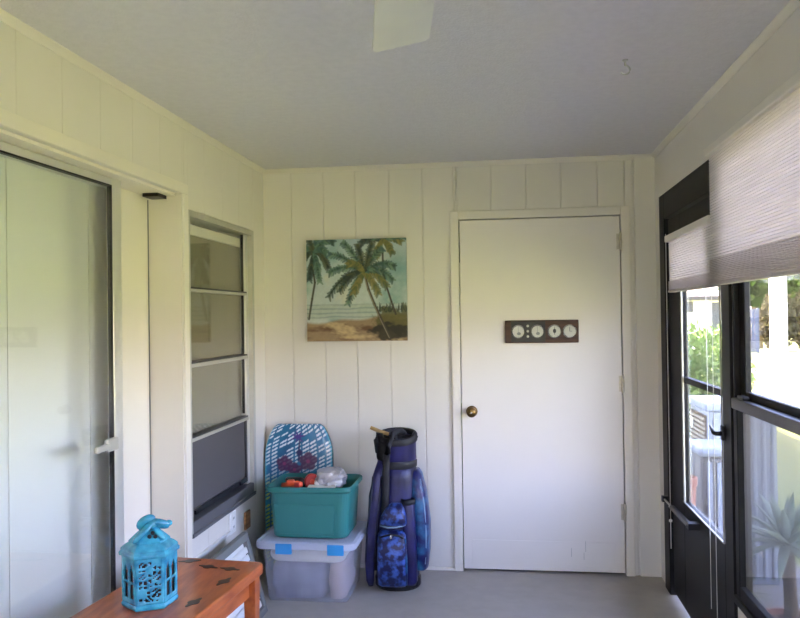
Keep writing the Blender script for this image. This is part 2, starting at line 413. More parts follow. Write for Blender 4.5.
e.build('glass_bead', M['alu'], sd, pl)
MB().box(B+.020, B+.024, 3.236, 3.943, 1.174, 1.86).build('upper_glass', M['glass'], sd, pl)
MB().box(B+.020, B+.024, 3.236, 3.943, .556, 1.146).build('lower_glass', M['glass'], sd, pl)
hb = MB().box(B-.004, B+.008, 3.20, 3.232, .975, 1.035)
hd = hb.build('latch_plate', M['black'], sd, pl, bevel=.004)
MB().tube([(B-.002, 3.218, 1.002), (B-.026, 3.218, 1.002), (B-.030, 3.230, 1.004), (B-.026, 3.300, 1.022)], [.010, .009, .009, .004], 10).build('latch_lever', M['black'], sd, hd, smooth=True)
c = MB().tube([(B-.032, 4.03, .505), (B-.032, 3.66, .515)], .014, 14)
cl = c.build('door_closer', M['bronze2'], sd, smooth=False)
MB().tube([(B-.032, 4.22, .502), (B-.032, 4.03, .505)], .005, 8).build('closer_rod', M['alu'], sd, cl)
MB().box(B-.044, B-.012, 4.212, 4.24, .488, .518).box(B-.044, B+.008, 3.63, 3.68, .500, .530).build('closer_bracket', M['black'], sd, cl, bevel=.002)
MB().tube([(B-.004, 3.062, .02), (B-.004, 3.062, 1.57)], .003, 6).build('weather_strip', M['alu'], sd)

# ------------------------------------------------------------------ windows (right wall)
def hung_window(n, y0, y1, label):
    w = struct(empty('window_%d' % n, (B+.03, (y0+y1)/2, SILL)), label, 'window')
    f = MB().box(B-.006, B+.048, y1-.010, y1, SILL, HEAD).box(B-.006, B+.048, y0, y0+.05, SILL, HEAD)
    f.box(B-.006, B+.048, y0+.05, y1-.010, HEAD-.05, HEAD).box(B-.02, B+.048, y0, y1, SILL, SILL+.03)
    f.build('window_frame', M['bronze'], w, bevel=.003)
    # upper sash sits outside the lower one
    u = MB().box(B+.016, B+.038, y1-.072, y1-.010, 1.16, HEAD-.05).box(B+.016, B+.038, y0+.05, y0+.10, 1.16, HEAD-.05)
    u.box(B+.016, B+.038, y0+.10, y1-.072, 1.152, 1.194)
    us = u.build('upper_sash', M['bronze'], w, bevel=.003)
    MB().box(B+.024, B+.028, y0+.10, y1-.072, 1.194, HEAD-.05).build('glass', M['glass'], w, us)
    l = MB().box(B-.012, B+.012, y1-.052, y1-.010, SILL+.03, 1.168).box(B-.012, B+.012, y0+.05, y0+.09, SILL+.03, 1.168)
    l.box(B-.012, B+.012, y0+.09, y1-.052, SILL+.03, SILL+.075)
    ls = l.build('lower_sash', M['bronze'], w, bevel=.003)
    MB().box(B-.020, B+.014, y0+.05, y1-.012, 1.128, 1.168).build('meeting_rail', M['bronze2'], w, ls, bevel=.004)
    MB().box(B+.000, B+.004, y0+.09, y1-.052, SILL+.075, 1.128).build('glass', M['glass'], w, ls)
    MB().box(B-.012, B+.012, y1-.13, y1-.06, 1.168, 1.182).build('sash_lock', M['black'], w, ls, bevel=.003)
    MB().box(B+.044, B+.0455, y0+.05, y1-.010, SILL+.03, 1.16).build('insect_screen', M['screen'], w)
hung_window(2, *WIN[0], 'dark framed sash window beside the storm door')
hung_window(3, *WIN[1], 'dark framed sash window nearer than the one beside the storm door')
hung_window(4, *WIN[2], 'dark framed sash window nearest the near end of the porch')

w5 = struct(empty('window_5', (-.26, -2.05, .75)), 'added unseen window in the wall behind the viewer, brightening the end wall', 'window')  # unseen window, added to brighten the corner by the storm door
MB().box(-1.15, -1.10, -2.09, -2.03, .75, 1.62).box(.57, .62, -2.09, -2.03, .75, 1.62).box(-1.10, .57, -2.09, -2.03, .75, .79).box(-1.10, .57, -2.09, -2.03, 1.58, 1.62).box(-.285, -.245, -2.085, -2.035, .79, 1.58).build('window_frame', M['bronze'], w5, bevel=.003)
for a_, b_ in ((-1.10, -.285), (-.245, .57)): MB().box(a_, b_, -2.064, -2.060, .79, 1.58).build('pane', M['glass'], w5)

def pleated(root, x, y0, y1, z0, z1, pitch, amp, m, name='pleats'):
    n = int((z1-z0)/pitch); rows = []
    for i in range(2*n+1):
        z = z1-(z1-z0)*i/(2*n); xx = x+(amp if i % 2 else 0)
        rows.append([Vector((xx, y0, z)), Vector((xx, y1, z))])
    mb = MB()
    for a, b in zip(rows[:-1], rows[1:]): mb.add([a[0], a[1], b[1], b[0]], [(0, 1, 2, 3)])
    return mb.build(name, m, root)
def cell_shade(y0, y1, z0, z1, x, hem, label, group=None, pitch=.0105):
    t = thing('window_shade', (x, (y0+y1)/2, z0), label, 'shade', group)
    MB().box(x-.030, x+.030, y0, y1, z1-.032, z1).build('head_rail', M['trim'], t, bevel=.004)
    pleated(t, x-.012, y0+.004, y1-.004, z0+hem, z1-.032, pitch, .0035, M['shade'])
    pleated(t, x+.012, y0+.004, y1-.004, z0+hem, z1-.032, pitch, .0035, M['shade'], 'back_pleats')
    pleated(t, x-.016, y0+.002, y1-.002, z0+.012, z0+hem, .006, .003, M['shadehem'], 'folded_pleats')
    pleated(t, x+.016, y0+.002, y1-.002, z0+.012, z0+hem, .006, .003, M['shadehem'], 'folded_pleats')
    MB().box(x-.018, x+.018, y0+.002, y1-.002, z0, z0+.012).build('bottom_rail', M['shadehem'], t, bevel=.004)
    return t
cell_shade(1.90, 3.092, 1.590, 2.118, B-.055, .10, 'wide white pleated shade over the window beside the storm door')
cell_shade(.66, 1.84, 1.590, 2.118, B-.055, .10, 'wide white pleated shade over the second window from the storm door')
cell_shade(-.57, .61, 1.590, 2.118, B-.055, .10, 'wide white pleated shade over the window farthest from the storm door')
t = cell_shade(3.125, 3.935, 1.588, 1.868, B-.036, .055, 'small white pleated shade on the glass of the dark storm door')
c1 = MB().tube([(B-.014, 4.16, 1.90), (B-.014, 4.16, .26)], .0022, 6).build('pull_cord', M['cord'], t)
for z in (.479, .405): MB().ball((B-.014, 4.16, z), .009).build('cord_bead', M['cord'], t, c1, smooth=True)
for y, zz in ((3.36, .25), (3.27, .2)):
    MB().tube([(B-.018, y, 1.60), (B-.019, y-.004, 1.0), (B-.018, y, zz)], .0014, 6).build('lift_cord', M['cord'], t)

# ------------------------------------------------------------------ ceiling fan and hook
hub = Vector((-.125, 1.142, 2.12))
fan = thing('ceiling_fan', (hub.x, hub.y, H-.001), 'white ceiling fan whose one blade tip dips into the top edge', 'fan')
MB().lathe([(.065, H), (.065, H-.02), (.03, H-.05)], (hub.x, hub.y, 0)).build('canopy', M['whitem'], fan, smooth=True)
MB().lathe([(.012, H-.04), (.012, 2.19)], (hub.x, hub.y, 0)).build('down_rod', M['whitem'], fan)
MB().lathe([(.03, 2.20), (.08, 2.18), (.10, 2.15), (.10, 2.10), (.075, 2.07), (.03, 2.055)], (hub.x, hub.y, 0)).build('motor_housing', M['whitem'], fan, smooth=True)
for k in range(5):
    a = math.radians(99.5-72*k)
    mt = Matrix.Translation(hub) @ Matrix.Rotation(a-PI/2, 4, 'Z') @ Matrix.Rotation(math.radians(-13), 4, 'Y')
    prof = [(.13, .050), (.20, .056), (.45, .064), (.615, .067), (.630, .060)]
    mb = MB()
    rings = []
    for y, hw in prof: rings.append([Vector((-hw, y, -.004)), Vector((hw, y, -.004)), Vector((hw, y, .004)), Vector((-hw, y, .004))])
    mb.loft(rings).xf(mt)
    bl = mb.build('blade', M['whitem'], fan)
    MB().box(-.02, .02, .085, .2, .004, .010).xf(mt).build('blade_iron', M['nickel'], fan, bl)
hk = []
for i in range(22):
    t_ = i/21; hk.append((.44+.012*math.sin(t_*5.2), 2.806, H-.010-.05*t_))
hk = [(.44, 2.806, H+.001), (.44, 2.806, H-.02)] + [(.44+.016*math.sin(a), 2.806, H-.036+.016*math.cos(a)) for a in [k*.35 for k in range(13)]]
h_ = MB().tube(hk, .0035, 8).lathe([(.010, H), (.010, H-.004)], (.44, 2.806, 0), 'z', 12)
tag(h_.build('ceiling_hook', M['whitem'], loc=(.44, 2.806, H)), 'small open screw hook in the ceiling near the right wall', 'hook')

# ------------------------------------------------------------------ palm beach picture
def clampmix(img, mask, col):
    return img*(1-mask[..., None])+np.array(col)[None, None, :]*mask[..., None]
def L(c): return np.array(lin(c))
def seg_dist(X, Y, ax, ay, bx, by):
    dx, dy = bx-ax, by-ay
    t = np.clip(((X-ax)*dx+(Y-ay)*dy)/(dx*dx+dy*dy+1e-9), 0, 1)
    return np.hypot(X-ax-t*dx, Y-ay-t*dy), t
def fbm(X, Y, seed, sc, octv=4):
    r = np.random.RandomState(seed); z = np.zeros_like(X); a = 1.; tot = 0
    for o in range(octv):
        for _ in range(3):
            th = r.rand()*6.28; ph = r.rand()*6.28
            z += a*np.sin((X*math.cos(th)+Y*math.sin(th))*sc*6.28*(.7+.6*r.rand())+ph+1.3*np.sin(Y*sc*3+ph*2))
        tot += 3*a; a *= .55; sc *= 1.9
    return z/tot
N = 230
X, Y = np.meshgrid(np.linspace(0, 1, N), np.linspace(0, 1, N))       # Y runs down
img = np.zeros((N, N, 3)); 
sky = L((172, 190, 194))[None, None]*(1-Y[..., None]*.9)+L((206, 210, 204))[None, None]*(Y[..., None]*.9)
img += sky
n1 = fbm(X, Y, 3, 1.6); img = clampmix(img, np.clip((n1-.05)*1.6, 0, .75), L((118, 160, 156)))
img = clampmix(img, np.clip((fbm(X, Y, 9, 2.2)-.1)*1.5, 0, .6), L((214, 210, 186)))
img = clampmix(img, np.clip(1-np.hypot((X-.95)/.22, (Y-.30)/.22), 0, 1)*.8, L((100, 148, 152)))
sea = np.clip((Y-.63)*60, 0, 1)*np.clip((.80-Y)*30, 0, 1)
img = clampmix(img, sea*.75, L((176, 186, 178)))
img = clampmix(img, sea*np.clip(np.sin(Y*150+3*n1)*.8, 0, 1)*.7, L((120, 142, 142)))
edge = .80-.10*np.clip(X-.2, 0, 1)+.012*np.sin(X*14)
sand = np.clip((Y-edge)*35, 0, 1)
img = clampmix(img, sand, L((152, 128, 98)))
img = clampmix(img, sand*np.clip(fbm(X*1.0, Y*2.6, 5, 2.2)*2.2, 0, .9), L((104, 72, 48)))
img = clampmix(img, sand*np.clip(fbm(X, Y*2.2, 15, 3)*2-.3, 0, .8), L((206, 180, 136)))
sh = np.clip((1-np.hypot((X-.92)/.26, (Y-.80)/.15))*4+2.4*fbm(X, Y, 8, 5), 0, 1)
img = clampmix(img, sh*.9, L((92, 88, 44)))
sh = np.clip((1-np.hypot((X-.84)/.22, (Y-.91)/.09))*4+2.2*fbm(X, Y, 18, 6), 0, 1)
img = clampmix(img, sh*.9, L((38, 34, 28)))
for i in range(46):                                                  # dune grass
    gx = .70+.30*random.random(); gy = .72-.03*random.random()
    dd, t = seg_dist(X, Y, gx, gy, gx+random.uniform(-.03, .03), gy-random.uniform(.02, .08))
    img = clampmix(img, np.clip(1.4-dd/(.008*(1-.6*t)), 0, 1)*.8, L(random.choice([(54, 66, 52), (84, 92, 58), (40, 48, 44)])))
def trunk(pts, w, col, hi):
    global img
    for (a, b) in zip(pts[:-1], pts[1:]):
        dd, t = seg_dist(X, Y, *a, *b)
        img = clampmix(img, np.clip(1.5-dd/w, 0, 1), L(col))
        dd, t = seg_dist(X, Y, a[0]-w*.5, a[1], b[0]-w*.5, b[1])
        img = clampmix(img, np.clip(1.2-dd/(w*.45), 0, 1)*.5, L(hi))
def frond(cx, cy, ex, ey, sag, cols, w=.055):
    global img
    pr = None
    for s in np.linspace(0, 1, 15):
        x = cx+(ex-cx)*s; y = cy+(ey-cy)*s-sag*4*s*(1-s)*.5
        if pr is not None:
            dx, dy = x-pr[0], y-pr[1]; ln = math.hypot(dx, dy)+1e-6
            dd, t = seg_dist(X, Y, pr[0], pr[1], x, y)
            img = clampmix(img, np.clip(1.4-dd/.007, 0, 1)*.9, L(cols[0]))
            for sgn in (-1, 1):
                l = w*(.35+1.1*s*(1.25-s))*random.uniform(.75, 1.2)
                bx = x+(dx/ln*.7-sgn*dy/ln*.75)*l; by = y+(dy/ln*.7+sgn*dx/ln*.75)*l+.012
                dd, t = seg_dist(X, Y, x, y, bx, by)
                img = clampmix(img, np.clip(1.5-dd/(.016*(1-.55*t)), 0, 1)*.8, L(random.choice(cols)))
        pr = (x, y)
G = [(44, 72, 62), (74, 108, 92), (104, 132, 108), (60, 92, 92)]
Gd = [(34, 48, 44), (52, 74, 66), (78, 84, 56)]
Gy = [(112, 112, 60), (140, 128, 72), (82, 92, 58)]
trunk([(.065, .28), (.085, .42), (.055, .58), (.02, .78)], .010, (58, 58, 50), (120, 116, 96))
for ex, ey, sg, c in ((-.12, .06, .05, G), (-.08, .28, .10, Gd), (.03, .38, .03, Gd), (.13, .40, .06, G), (.22, .27, .10, Gd), (.27, .02, .10, G), (.12, -.08, .02, G), (.0, -.08, .0, Gd), (.20, .12, .06, G)):
    frond(.08, .12, ex, ey, sg, c)
trunk([(.77, .10), (.77, .32), (.80, .46), (.85, .62), (.89, .74)], .009, (50, 46, 42), (110, 100, 84))
for ex, ey, sg, c in ((.56, .03, .06, Gd), (.60, -.05, .02, G), (.95, .03, .06, Gy), (1.0, -.02, .05, G), (.70, .17, .04, Gy), (.86, .14, .05, Gy)):
    frond(.77, .02, ex, ey, sg, c)
trunk([(.59, .36), (.625, .50), (.68, .64), (.74, .78), (.83, .97)], .013, (72, 64, 54), (176, 164, 136))
for ex, ey, sg, c in ((.24, .14, .07, G), (.38, .03, .05, G), (.52, .06, .03, Gd), (.24, .32, .10, G), (.23, .55, .16, Gd), (.34, .50, .12, Gd), (.42, .62, .10, G), (.48, .52, .05, Gy),
                      (.72, .53, .06, Gy), (.80, .46, .10, Gy), (.86, .40, .12, G), (.88, .27, .10, G), (.76, .10, .06, G), (.66, .05, .02, Gd), (.42, .24, .08, Gy)):
    frond(.585, .33, ex, ey, sg, c, .06)
img = img*(1+.10*fbm(X, Y, 21, 14, 3))[..., None]
img = np.clip(img*.95, 0, 1)
def painted_panel(name, img, x0, x1, z0, z1, yf, yb, m, root=None, parent=None):
    n = img.shape[0]; mb = MB(); vs = []; cols = []
    for j in range(n):
        for i in range(n):
            vs.append((x0+(x1-x0)*i/(n-1), yf, z1-(z1-z0)*j/(n-1))); cols.append((*img[j, i], 1))
    fs = [(j*n+i, (j+1)*n+i, (j+1)*n+i+1, j*n+i+1) for j in range(n-1) for i in range(n-1)]
    b = len(vs); rim = [i for i in range(n)] + [j*n+n-1 for j in range(1, n)] + [(n-1)*n+i for i in range(n-2, -1, -1)] + [j*n for j in range(n-2, 0, -1)]
    for r in rim: vs.append((vs[r][0], yb, vs[r][2])); cols.append(cols[r])
    k = len(rim)
    for a in range(k): fs.append((rim[a], rim[(a+1) % k], b+(a+1) % k, b+a))
    fs.append(tuple(b+i for i in range(k)))
    mb.add(vs, fs); return mb.build(name, m, root, parent, cols=cols)
o = painted_panel('painting', img, -1.169, -.567, 1.347, 1.953, D-.032, D-.002, M['painted'])
tag(o, 'unframed square canvas of palm trees on a beach hung on the end wall', 'painting')

# ------------------------------------------------------------------ weather station on the door
ws = thing('weather_station', (.212, D-.012, 1.33), 'dark wooden plaque with four round dials hung on the white door', 'weather station')
yd = D-.010
MB().box(.003, .420, yd-.022, yd, 1.326, 1.457).build('wooden_plaque', M['wood'], ws, bevel=.004)
MB().box(.038, .232, yd-.026, yd-.022, 1.332, 1.451).build('black_panel', M['black'], ws, bevel=.001)
for i, (x, face) in enumerate(((.079, 0), (.187, 0), (.284, 1), (.369, 1))):
    yy = yd-(.026 if i < 2 else .022)
    bz = MB().lathe([(.039, yy), (.039, yy-.006), (.036, yy-.008), (.033, yy-.006), (.033, yy)], (x, 0, 1.392), 'y', 28).build('dial', M['chrome'], ws, smooth=False)
    MB().lathe([(.0335, yy-.001), (.0335, yy-.004)], (x, 0, 1.392), 'y', 28).build('dial_face', M['dial'], ws, bz)
    nd = MB()
    if i == 0 or i == 1: nd.ball((x+.003, yy-.0045, 1.380), .011, .002, .009).box(x-.001, x+.001, yy-.006, yy-.004, 1.384, 1.418)
    elif i == 2: nd.ball((x, yy-.0045, 1.394), .009, .002, .013).box(x-.0012, x+.0012, yy-.006, yy-.004, 1.372, 1.416)
    else: nd.box(x-.002, x+.002, yy-.006, yy-.004, 1.390, 1.415).box(x-.002, x+.014, yy-.006, yy-.004, 1.390, 1.393)
    for k_ in range(12):
        a = k_*PI/6; cx, cz = x+.029*math.cos(a), 1.392+.029*math.sin(a)
        nd.box(cx-.0012, cx+.0012, yy-.005, yy-.004, cz-.0012, cz+.0012)
    nd.build('dial_needle', M['grey'] if i != 2 else M['black'], ws, bz)
for z in (1.364, 1.394, 1.424):
    MB().lathe([(.0075, yd-.026), (.0075, yd-.029), (.004, yd-.031)], (.133, 0, z), 'y', 14).build('stud', M['dial'], ws)

# ------------------------------------------------------------------ things low on the left wall
o = thing('wall_outlet', (A, 3.90, .36), 'white outlet plate on the wall under the tall window', 'outlet')
MB().box(A, A+.007, 3.858, 3.944, .358, .472).build('cover_plate', M['white'], o, bevel=.002)
for z in (.392, .438):
    s = MB().lathe([(.018, A+.007), (.018, A+.010)], (0, 3.901, z), 'x', 18).build('socket', M['white'], o)
    MB().box(A+.0095, A+.0106, 3.893, 3.896, z-.006, z+.006).box(A+.0095, A+.0106, 3.906, 3.909, z-.006, z+.006).build('slot', M['black'], o, s)
tag(MB().box(A, A+.012, 4.085, 4.165, .322, .418).build('wooden_block', M['brown'], bevel=.003), 'small brown wooden block fixed to the wall right of the outlet plate', 'block')
tag(MB().box(A, A+.012, 3.37, 3.856, .366, .384).build('cable_channel', M['white'], bevel=.003), 'white cable channel running along the wall to the outlet plate', 'cable channel')

lv = thing('louvered_vent', (A+.13, 3.45, 0), 'grey framed white louvered vent panel leaning on the wall under the outlet', 'vent')
def leanp(y, z, off): return Vector((A+.20-.105*z/.40+off, y, z))
def lean_box(mb, y0, y1, z0, z1, o0, o1):
    vs = [leanp(y, z, o_) for o_ in (o0, o1) for y in (y0, y1) for z in (z0, z1)]
    mb.add(vs, [(0, 1, 3, 2), (4, 6, 7, 5), (0, 4, 5, 1), (2, 3, 7, 6), (0, 2, 6, 4), (1, 5, 7, 3)])
m_ = MB(); lean_box(m_, 3.10, 3.79, .365, .40, 0, .028); lean_box(m_, 3.10, 3.79, 0, .035, 0, .028); lean_box(m_, 3.10, 3.135, .035, .365, 0, .028); lean_box(m_, 3.75, 3.79, .035, .365, 0, .028)
m_.build('vent_frame', M['grey'], lv, bevel=.004)
m_ = MB(); lean_box(m_, 3.135, 3.75, .035, .365, .001, .004); m_.build('back_panel', M['white'], lv)
for k in range(8):
    z = .05+.038*k
    m_ = MB(); a, b = leanp(3.137, z, .006), leanp(3.748, z, .006)
    pr = []
    for p in (a, b): pr.append([p+Vector((0, 0, 0)), p+Vector((.014, 0, -.010)), p+Vector((.016, 0, -.008)), p+Vector((.010, 0, .012)), p+Vector((.004, 0, .020)), p+Vector((0, 0, .018))])
    m_.loft(pr).build('louver', M['white'], lv)

# ------------------------------------------------------------------ side table and lantern
TZ = .53
rotT = Matrix.Translation((-.948, 2.93, 0)) @ Matrix.Rotation(math.radians(-5), 4, 'Z')   # origin: far right corner
tb = thing('side_table', tuple(rotT @ Vector((-.21, -.45, 0))), 'orange wooden side table with dark inlays by the sliding door', 'table')
def tb_box(mb, *a): return mb.box(*a, mtx=rotT)
tp = MB(); r0 = [rotT @ p for p in rrect(-.205, -.45, .41, .90, .03, TZ-.042)]; r1 = [rotT @ p for p in rrect(-.205, -.45, .41, .90, .03, TZ)]
tp.loft([r0, r1]).build('tabletop', M['orange'], tb, bevel=.008, seg=3)
ap = MB()
for a in ((-.37, -.04, -.06, -.04, .41, TZ-.042), (-.37, -.04, -.86, -.84, .41, TZ-.042), (-.37, -.35, -.84, -.06, .41, TZ-.042), (-.06, -.04, -.84, -.06, .41, TZ-.042)): tb_box(ap, *a)
ap.build('apron', M['orange'], tb)
for x in (-.37, -.04):
    for y in (-.86, -.04):
        l = MB(); rings = []
        for z, hw in ((0, .016), (.41, .024), (TZ-.042, .024)):
            rings.append([rotT @ Vector((x+sx*hw, y+sy*hw, z)) for sx, sy in ((-1, -1), (1, -1), (1, 1), (-1, 1))])
        l.loft(rings).build('leg', M['orange'], tb, bevel=.003)
for (x, y, a) in [(-.30, -.045, 20), (-.195, -.095, -12), (-.10, -.105, -8), (-.06, -.24, 80), (-.07, -.45, 80), (-.07, -.68, 80), (-.32, -.82, 0), (-.18, -.83, 0)]:
    mt = rotT @ Matrix.Translation((x, y, 0)) @ Matrix.Rotation(math.radians(a), 4, 'Z')
    ring = []
    for k_ in range(24):
        th = 2*PI*k_/24; rr = 1+.25*math.cos(4*th)
        ring.append((.036*rr*math.cos(th), .017*rr*math.sin(th)))
    MB().loft([[mt @ Vector((p[0], p[1], z)) for p in ring] for z in (TZ-.002, TZ+.0012)]).build('inlay', M['inlay'], tb)

lc = Vector((-1.204, 2.47, TZ+.001))
ln = thing('lantern', tuple(lc), 'turquoise glazed hexagonal ceramic lantern with a knotted top on the table', 'lantern')
face_dir = math.atan2(-lc.y, -lc.x)            # one flat side towards the room
def hexring(R, z, n=6): return [lc+Vector((R*math.cos(face_dir+PI/6+k_*PI/3), R*math.sin(face_dir+PI/6+k_*PI/3), z)) for k_ in range(n)]
MB().loft([hexring(.088, 0), hexring(.092, .012), hexring(.087, .022)]).build('base', M['glaze'], ln, bevel=.003)
MB().loft([hexring(.076, .024), hexring(.076, .188)]).build('shade_core', M['dark'], ln)  # dark core puts the shade of the lantern's hollow into colour
body = MB()
z0, z1, R = .022, .194, .086
for k_ in range(6):
    a0, a1 = [hexring(R, 0)[i] for i in (k_, (k_+1) % 6)]
    nx, nz = 18, 36
    vs = [a0.lerp(a1, i/nx)+Vector((0, 0, z0+(z1-z0)*j/nz)) for j in range(nz+1) for i in range(nx+1)]
    fs = []
    for j in range(nz):
        for i in range(nx):
            u, v = (i+.5)/nx, (j+.5)/nz; hole = False
            if k_ % 2 == 1:                    # pierced scrollwork
                if .10 < u < .90 and .05 < v < .90:
                    hole = (math.sin(u*19+2.2*math.sin(v*19+k_))*math.sin(v*34+1.7*math.sin(u*13)) > .28)
            else:                              # tall double arch
                for c_ in (.30, .70):
                    top = .80-.9*abs(u-c_)
                    if abs(u-c_) < .15 and .10 < v < top: hole = True
                    if abs(u-c_) < .16 and abs(v-.45) < .03: hole = False
            if not hole: fs.append((j*(nx+1)+i, j*(nx+1)+i+1, (j+1)*(nx+1)+i+1, (j+1)*(nx+1)+i))
    body.add(vs, fs)
body.build('pierced_body', M['glaze'], ln, solid=.006, smooth=True)
rf = MB().loft([hexring(.088, .186), hexring(.097, .189), hexring(.098, .200), hexring(.091, .208), hexring(.093, .214), hexring(.080, .226), hexring(.066, .234), hexring(.068, .238), hexring(.048, .258), hexring(.030, .276), hexring(.014, .284)])
rfo = rf.build('roof', M['glaze'], ln, bevel=.003)
right = Vector((-math.sin(face_dir), math.cos(face_dir), 0)); right = right if right.x > 0 else -right
fwd = Vector((math.cos(face_dir), math.sin(face_dir), 0))
def lp(x, y, z): return lc+right*x+fwd*y+Vector((0, 0, z))
kn = MB()
kn.tube([lp(-.052, .040, .236), lp(-.036, .046, .258), lp(-.014, .040, .282), lp(.004, .026, .302)], [.012, .019, .020, .015], 12, flat=.6)
loop = [lp(-.010+.019*math.cos(a), .012+.010*math.sin(a), .302+.015*math.sin(a)+.010*math.cos(a)) for a in [k_*2*PI/14 for k_ in range(15)]]
kn.tube(loop, .0155, 8)
loop = [lp(.030+.026*math.cos(a), .012+.012*math.sin(a), .294+.008*math.sin(a)-.008*math.cos(a)) for a in [k_*2*PI/14 for k_ in range(15)]]
kn.tube(loop, .0145, 8)
kn.ball(lp(.008, .022, .296), .018).ball(lp(.062, .016, .294), .013, .010, .012)
kn.tube([lp(.010, .020, .292), lp(.034, .040, .264), lp(.050, .046, .242)], [.014, .016, .011], 10, flat=.6)
kn.build('knot_finial', M['glaze'], ln, smooth=True, sub=1)
for (x, z) in ((.000, .258), (.010, .270), (.018, .256)):
    MB().ball(lp(x, .045, z), .007, .005, .008).build('vent_hole', M['dark'], ln, rfo)  # dark balls paint the shade of small holes

ln.scale = (1.02, 1.02, .91)

# ------------------------------------------------------------------ clear bin with blue latches, its contents
bx, by, bw, bd = -1.046, 4.110, .482, .420
bin_ = thing('storage_bin', (bx, by, 0), 'clear storage bin with a frosted lid and blue latches on the floor', 'bin')
rings = [rrect(bx, by, bw-.06, bd-.06, .03, .003), rrect(bx, by, bw-.05, bd-.05, .04, .012), rrect(bx, by, bw-.01, bd-.01, .04, .285), rrect(bx, by, bw+.012, bd+.012, .04, .288), rrect(bx, by, bw+.012, bd+.012, .04, .296)]
MB().loft(rings, True, False).build('tub', M['clear'], bin_, smooth=False, solid=.004)
lid = [rrect(bx, by, bw+.050, bd+.045, .05, .286), rrect(bx, by, bw+.056, bd+.05, .05, .292), rrect(bx, by, bw+.052, bd+.046, .05, .318), rrect(bx, by, bw+.02, bd+.02, .045, .323), rrect(bx, by, bw+.00, bd-.00, .04, .316)]
MB().loft(lid, True, True).build('lid', M['lid'], bin_, smooth=False)
for x in (-1.155, -.880):
    for sgn in (-1, 1):
        yy = by+sgn*(bd/2+.030)
        MB().box(x-.044, x+.044, min(yy, yy-sgn*.014), max(yy, yy-sgn*.014), .262, .317).build('latch', M['latch'], bin_, bevel=.005)
def cushion_box(x0, x1, y0, y1, z0, z1, amp, seed, name, m, label, cat, n=14):
    mb = MB(); rings = []
    cx, cy = (x0+x1)/2, (y0+y1)/2
    for j in range(7):
        t_ = j/6; z = z0+(z1-z0)*t_; s_ = 1-.10*abs(2*t_-1)**2
        ring = []
        for p in rrect(cx, cy, (x1-x0)*s_, (y1-y0)*s_, .04, z, 6):
            nz = noise.noise(Vector((p.x*9+seed, p.y*9, p.z*22)))
            ring.append(p+Vector((nz*amp, nz*amp, nz*amp*(1 if 0 < j < 6 else .3))))
        rings.append(ring)
    mb.loft(rings)
    return tag(mb.build(name, m, smooth=True), label, cat)
cushion_box(bx-.205, bx+.205, by-.178, by+.17, .205, .280, .010, 2, 'folded_sheet', M['cloth'], 'folded white cloth at the top inside the clear bin', 'cloth')
cushion_box(bx-.200, bx+.10, by-.172, by+.155, .012, .200, .010, 6, 'folded_towel', M['cloth2'], 'blue cloth bundle at the left inside the clear bin', 'cloth')
cushion_box(bx+.110, bx+.200, by-.172, by+.155, .012, .198, .010, 9, 'folded_blanket', M['cloth3'], 'pinkish cloth bundle at the right inside the clear bin', 'cloth')

# ------------------------------------------------------------------ teal tote on the bin, its contents
tx, ty, tz = -1.040, 4.120, .3235
tw, td = .428, .335
tote = thing('storage_tote', (tx, ty, tz), 'open teal plastic tote standing on the clear storage bin', 'tote')
o_, i_ = [], []
prof = [(-.020, 0), (-.013, .007), (.004, .238), (.010, .243), (.019, .245), (.026, .249), (.026, .267), (.021, .273), (.014, .273), (.009, .265), (-.003, .248), (-.020, .012)]
MB().loft([rrect(tx, ty, tw+a*1.6, td+a*1.6, .05, tz+h_) for a, h_ in prof], True, True).build('tub', M['teal'], tote, smooth=False, bevel=.002)
def ty_front(z): return ty-(td/2+.8*(-.013+.017*(z-.007)/.231))
pn = MB()
vs = []
for (x0_, x1_, z0_, z1_) in ((-.175, .135, .022, .178),):
    xs = [x0_, x1_]
    pts = [(x0_, z0_), (x1_, z0_), (x1_+.012, z1_), (x0_-.012, z1_)]
    for off in (.002, -.006):
        for (x, z) in pts: vs.append(Vector((tx+x, ty_front(z)+off, tz+z)))
pn.add(vs, [(0, 1, 2, 3), (4, 5, 6, 7), (0, 1, 5, 4), (1, 2, 6, 5), (2, 3, 7, 6), (3, 0, 4, 7)]).build('front_panel', M['teal'], tote, bevel=.004)
rz = tz+.205
cushion_box(tx-.150, tx+.150, ty-.112, ty+.12, tz+.016, tz+.205, .010, 21, 'dark_bundle', M['navydark'], 'dark cloth bundle filling the teal tote beneath the other items', 'cloth')
# plastic bag
bg = thing('plastic_bag', (tx+.085, ty+.0, tz+0.221), 'crumpled clear plastic bag of pale packets at the right of the teal tote', 'bag')
mb = MB(); rings = []
for j in range(1, 14):
    ph = PI*j/14; ring = []
    for k_ in range(28):
        a = 2*PI*k_/28; n_ = Vector((math.sin(ph)*math.cos(a), math.sin(ph)*math.sin(a), -math.cos(ph)))
        sq = 1/max(abs(n_.x), abs(n_.y), abs(n_.z))**.55
        nz = 1+.16*noise.noise(n_*2.6+Vector((3, 1, 0)))+.10*noise.noise(n_*7)
        ring.append(Vector((tx+.088+.080*n_.x*nz*sq, ty+.0+.078*n_.y*nz*sq, tz+0.289+.050*n_.z*nz*sq)))
    rings.append(ring)
mb.loft(rings).build('bag_film', M['bag'], bg, smooth=False)
for (x, y, z, r_) in ((.030, -.04, .225, .030), (.075, -.035, .222, .032), (.125, -.03, .224, .033), (.05, .03, .232, .034), (.10, .02, .240, .034), (.085, -.01, .262, .026), (.14, .02, .245, .028), (.03, -.005, .258, .024)):
    m_ = MB(); m_.ball((tx+x, ty+y, tz+z+.043), r_, r_*.9, r_*.75, 10, 7)
    m_.build('packet', M['bagstuff'], bg, smooth=True)
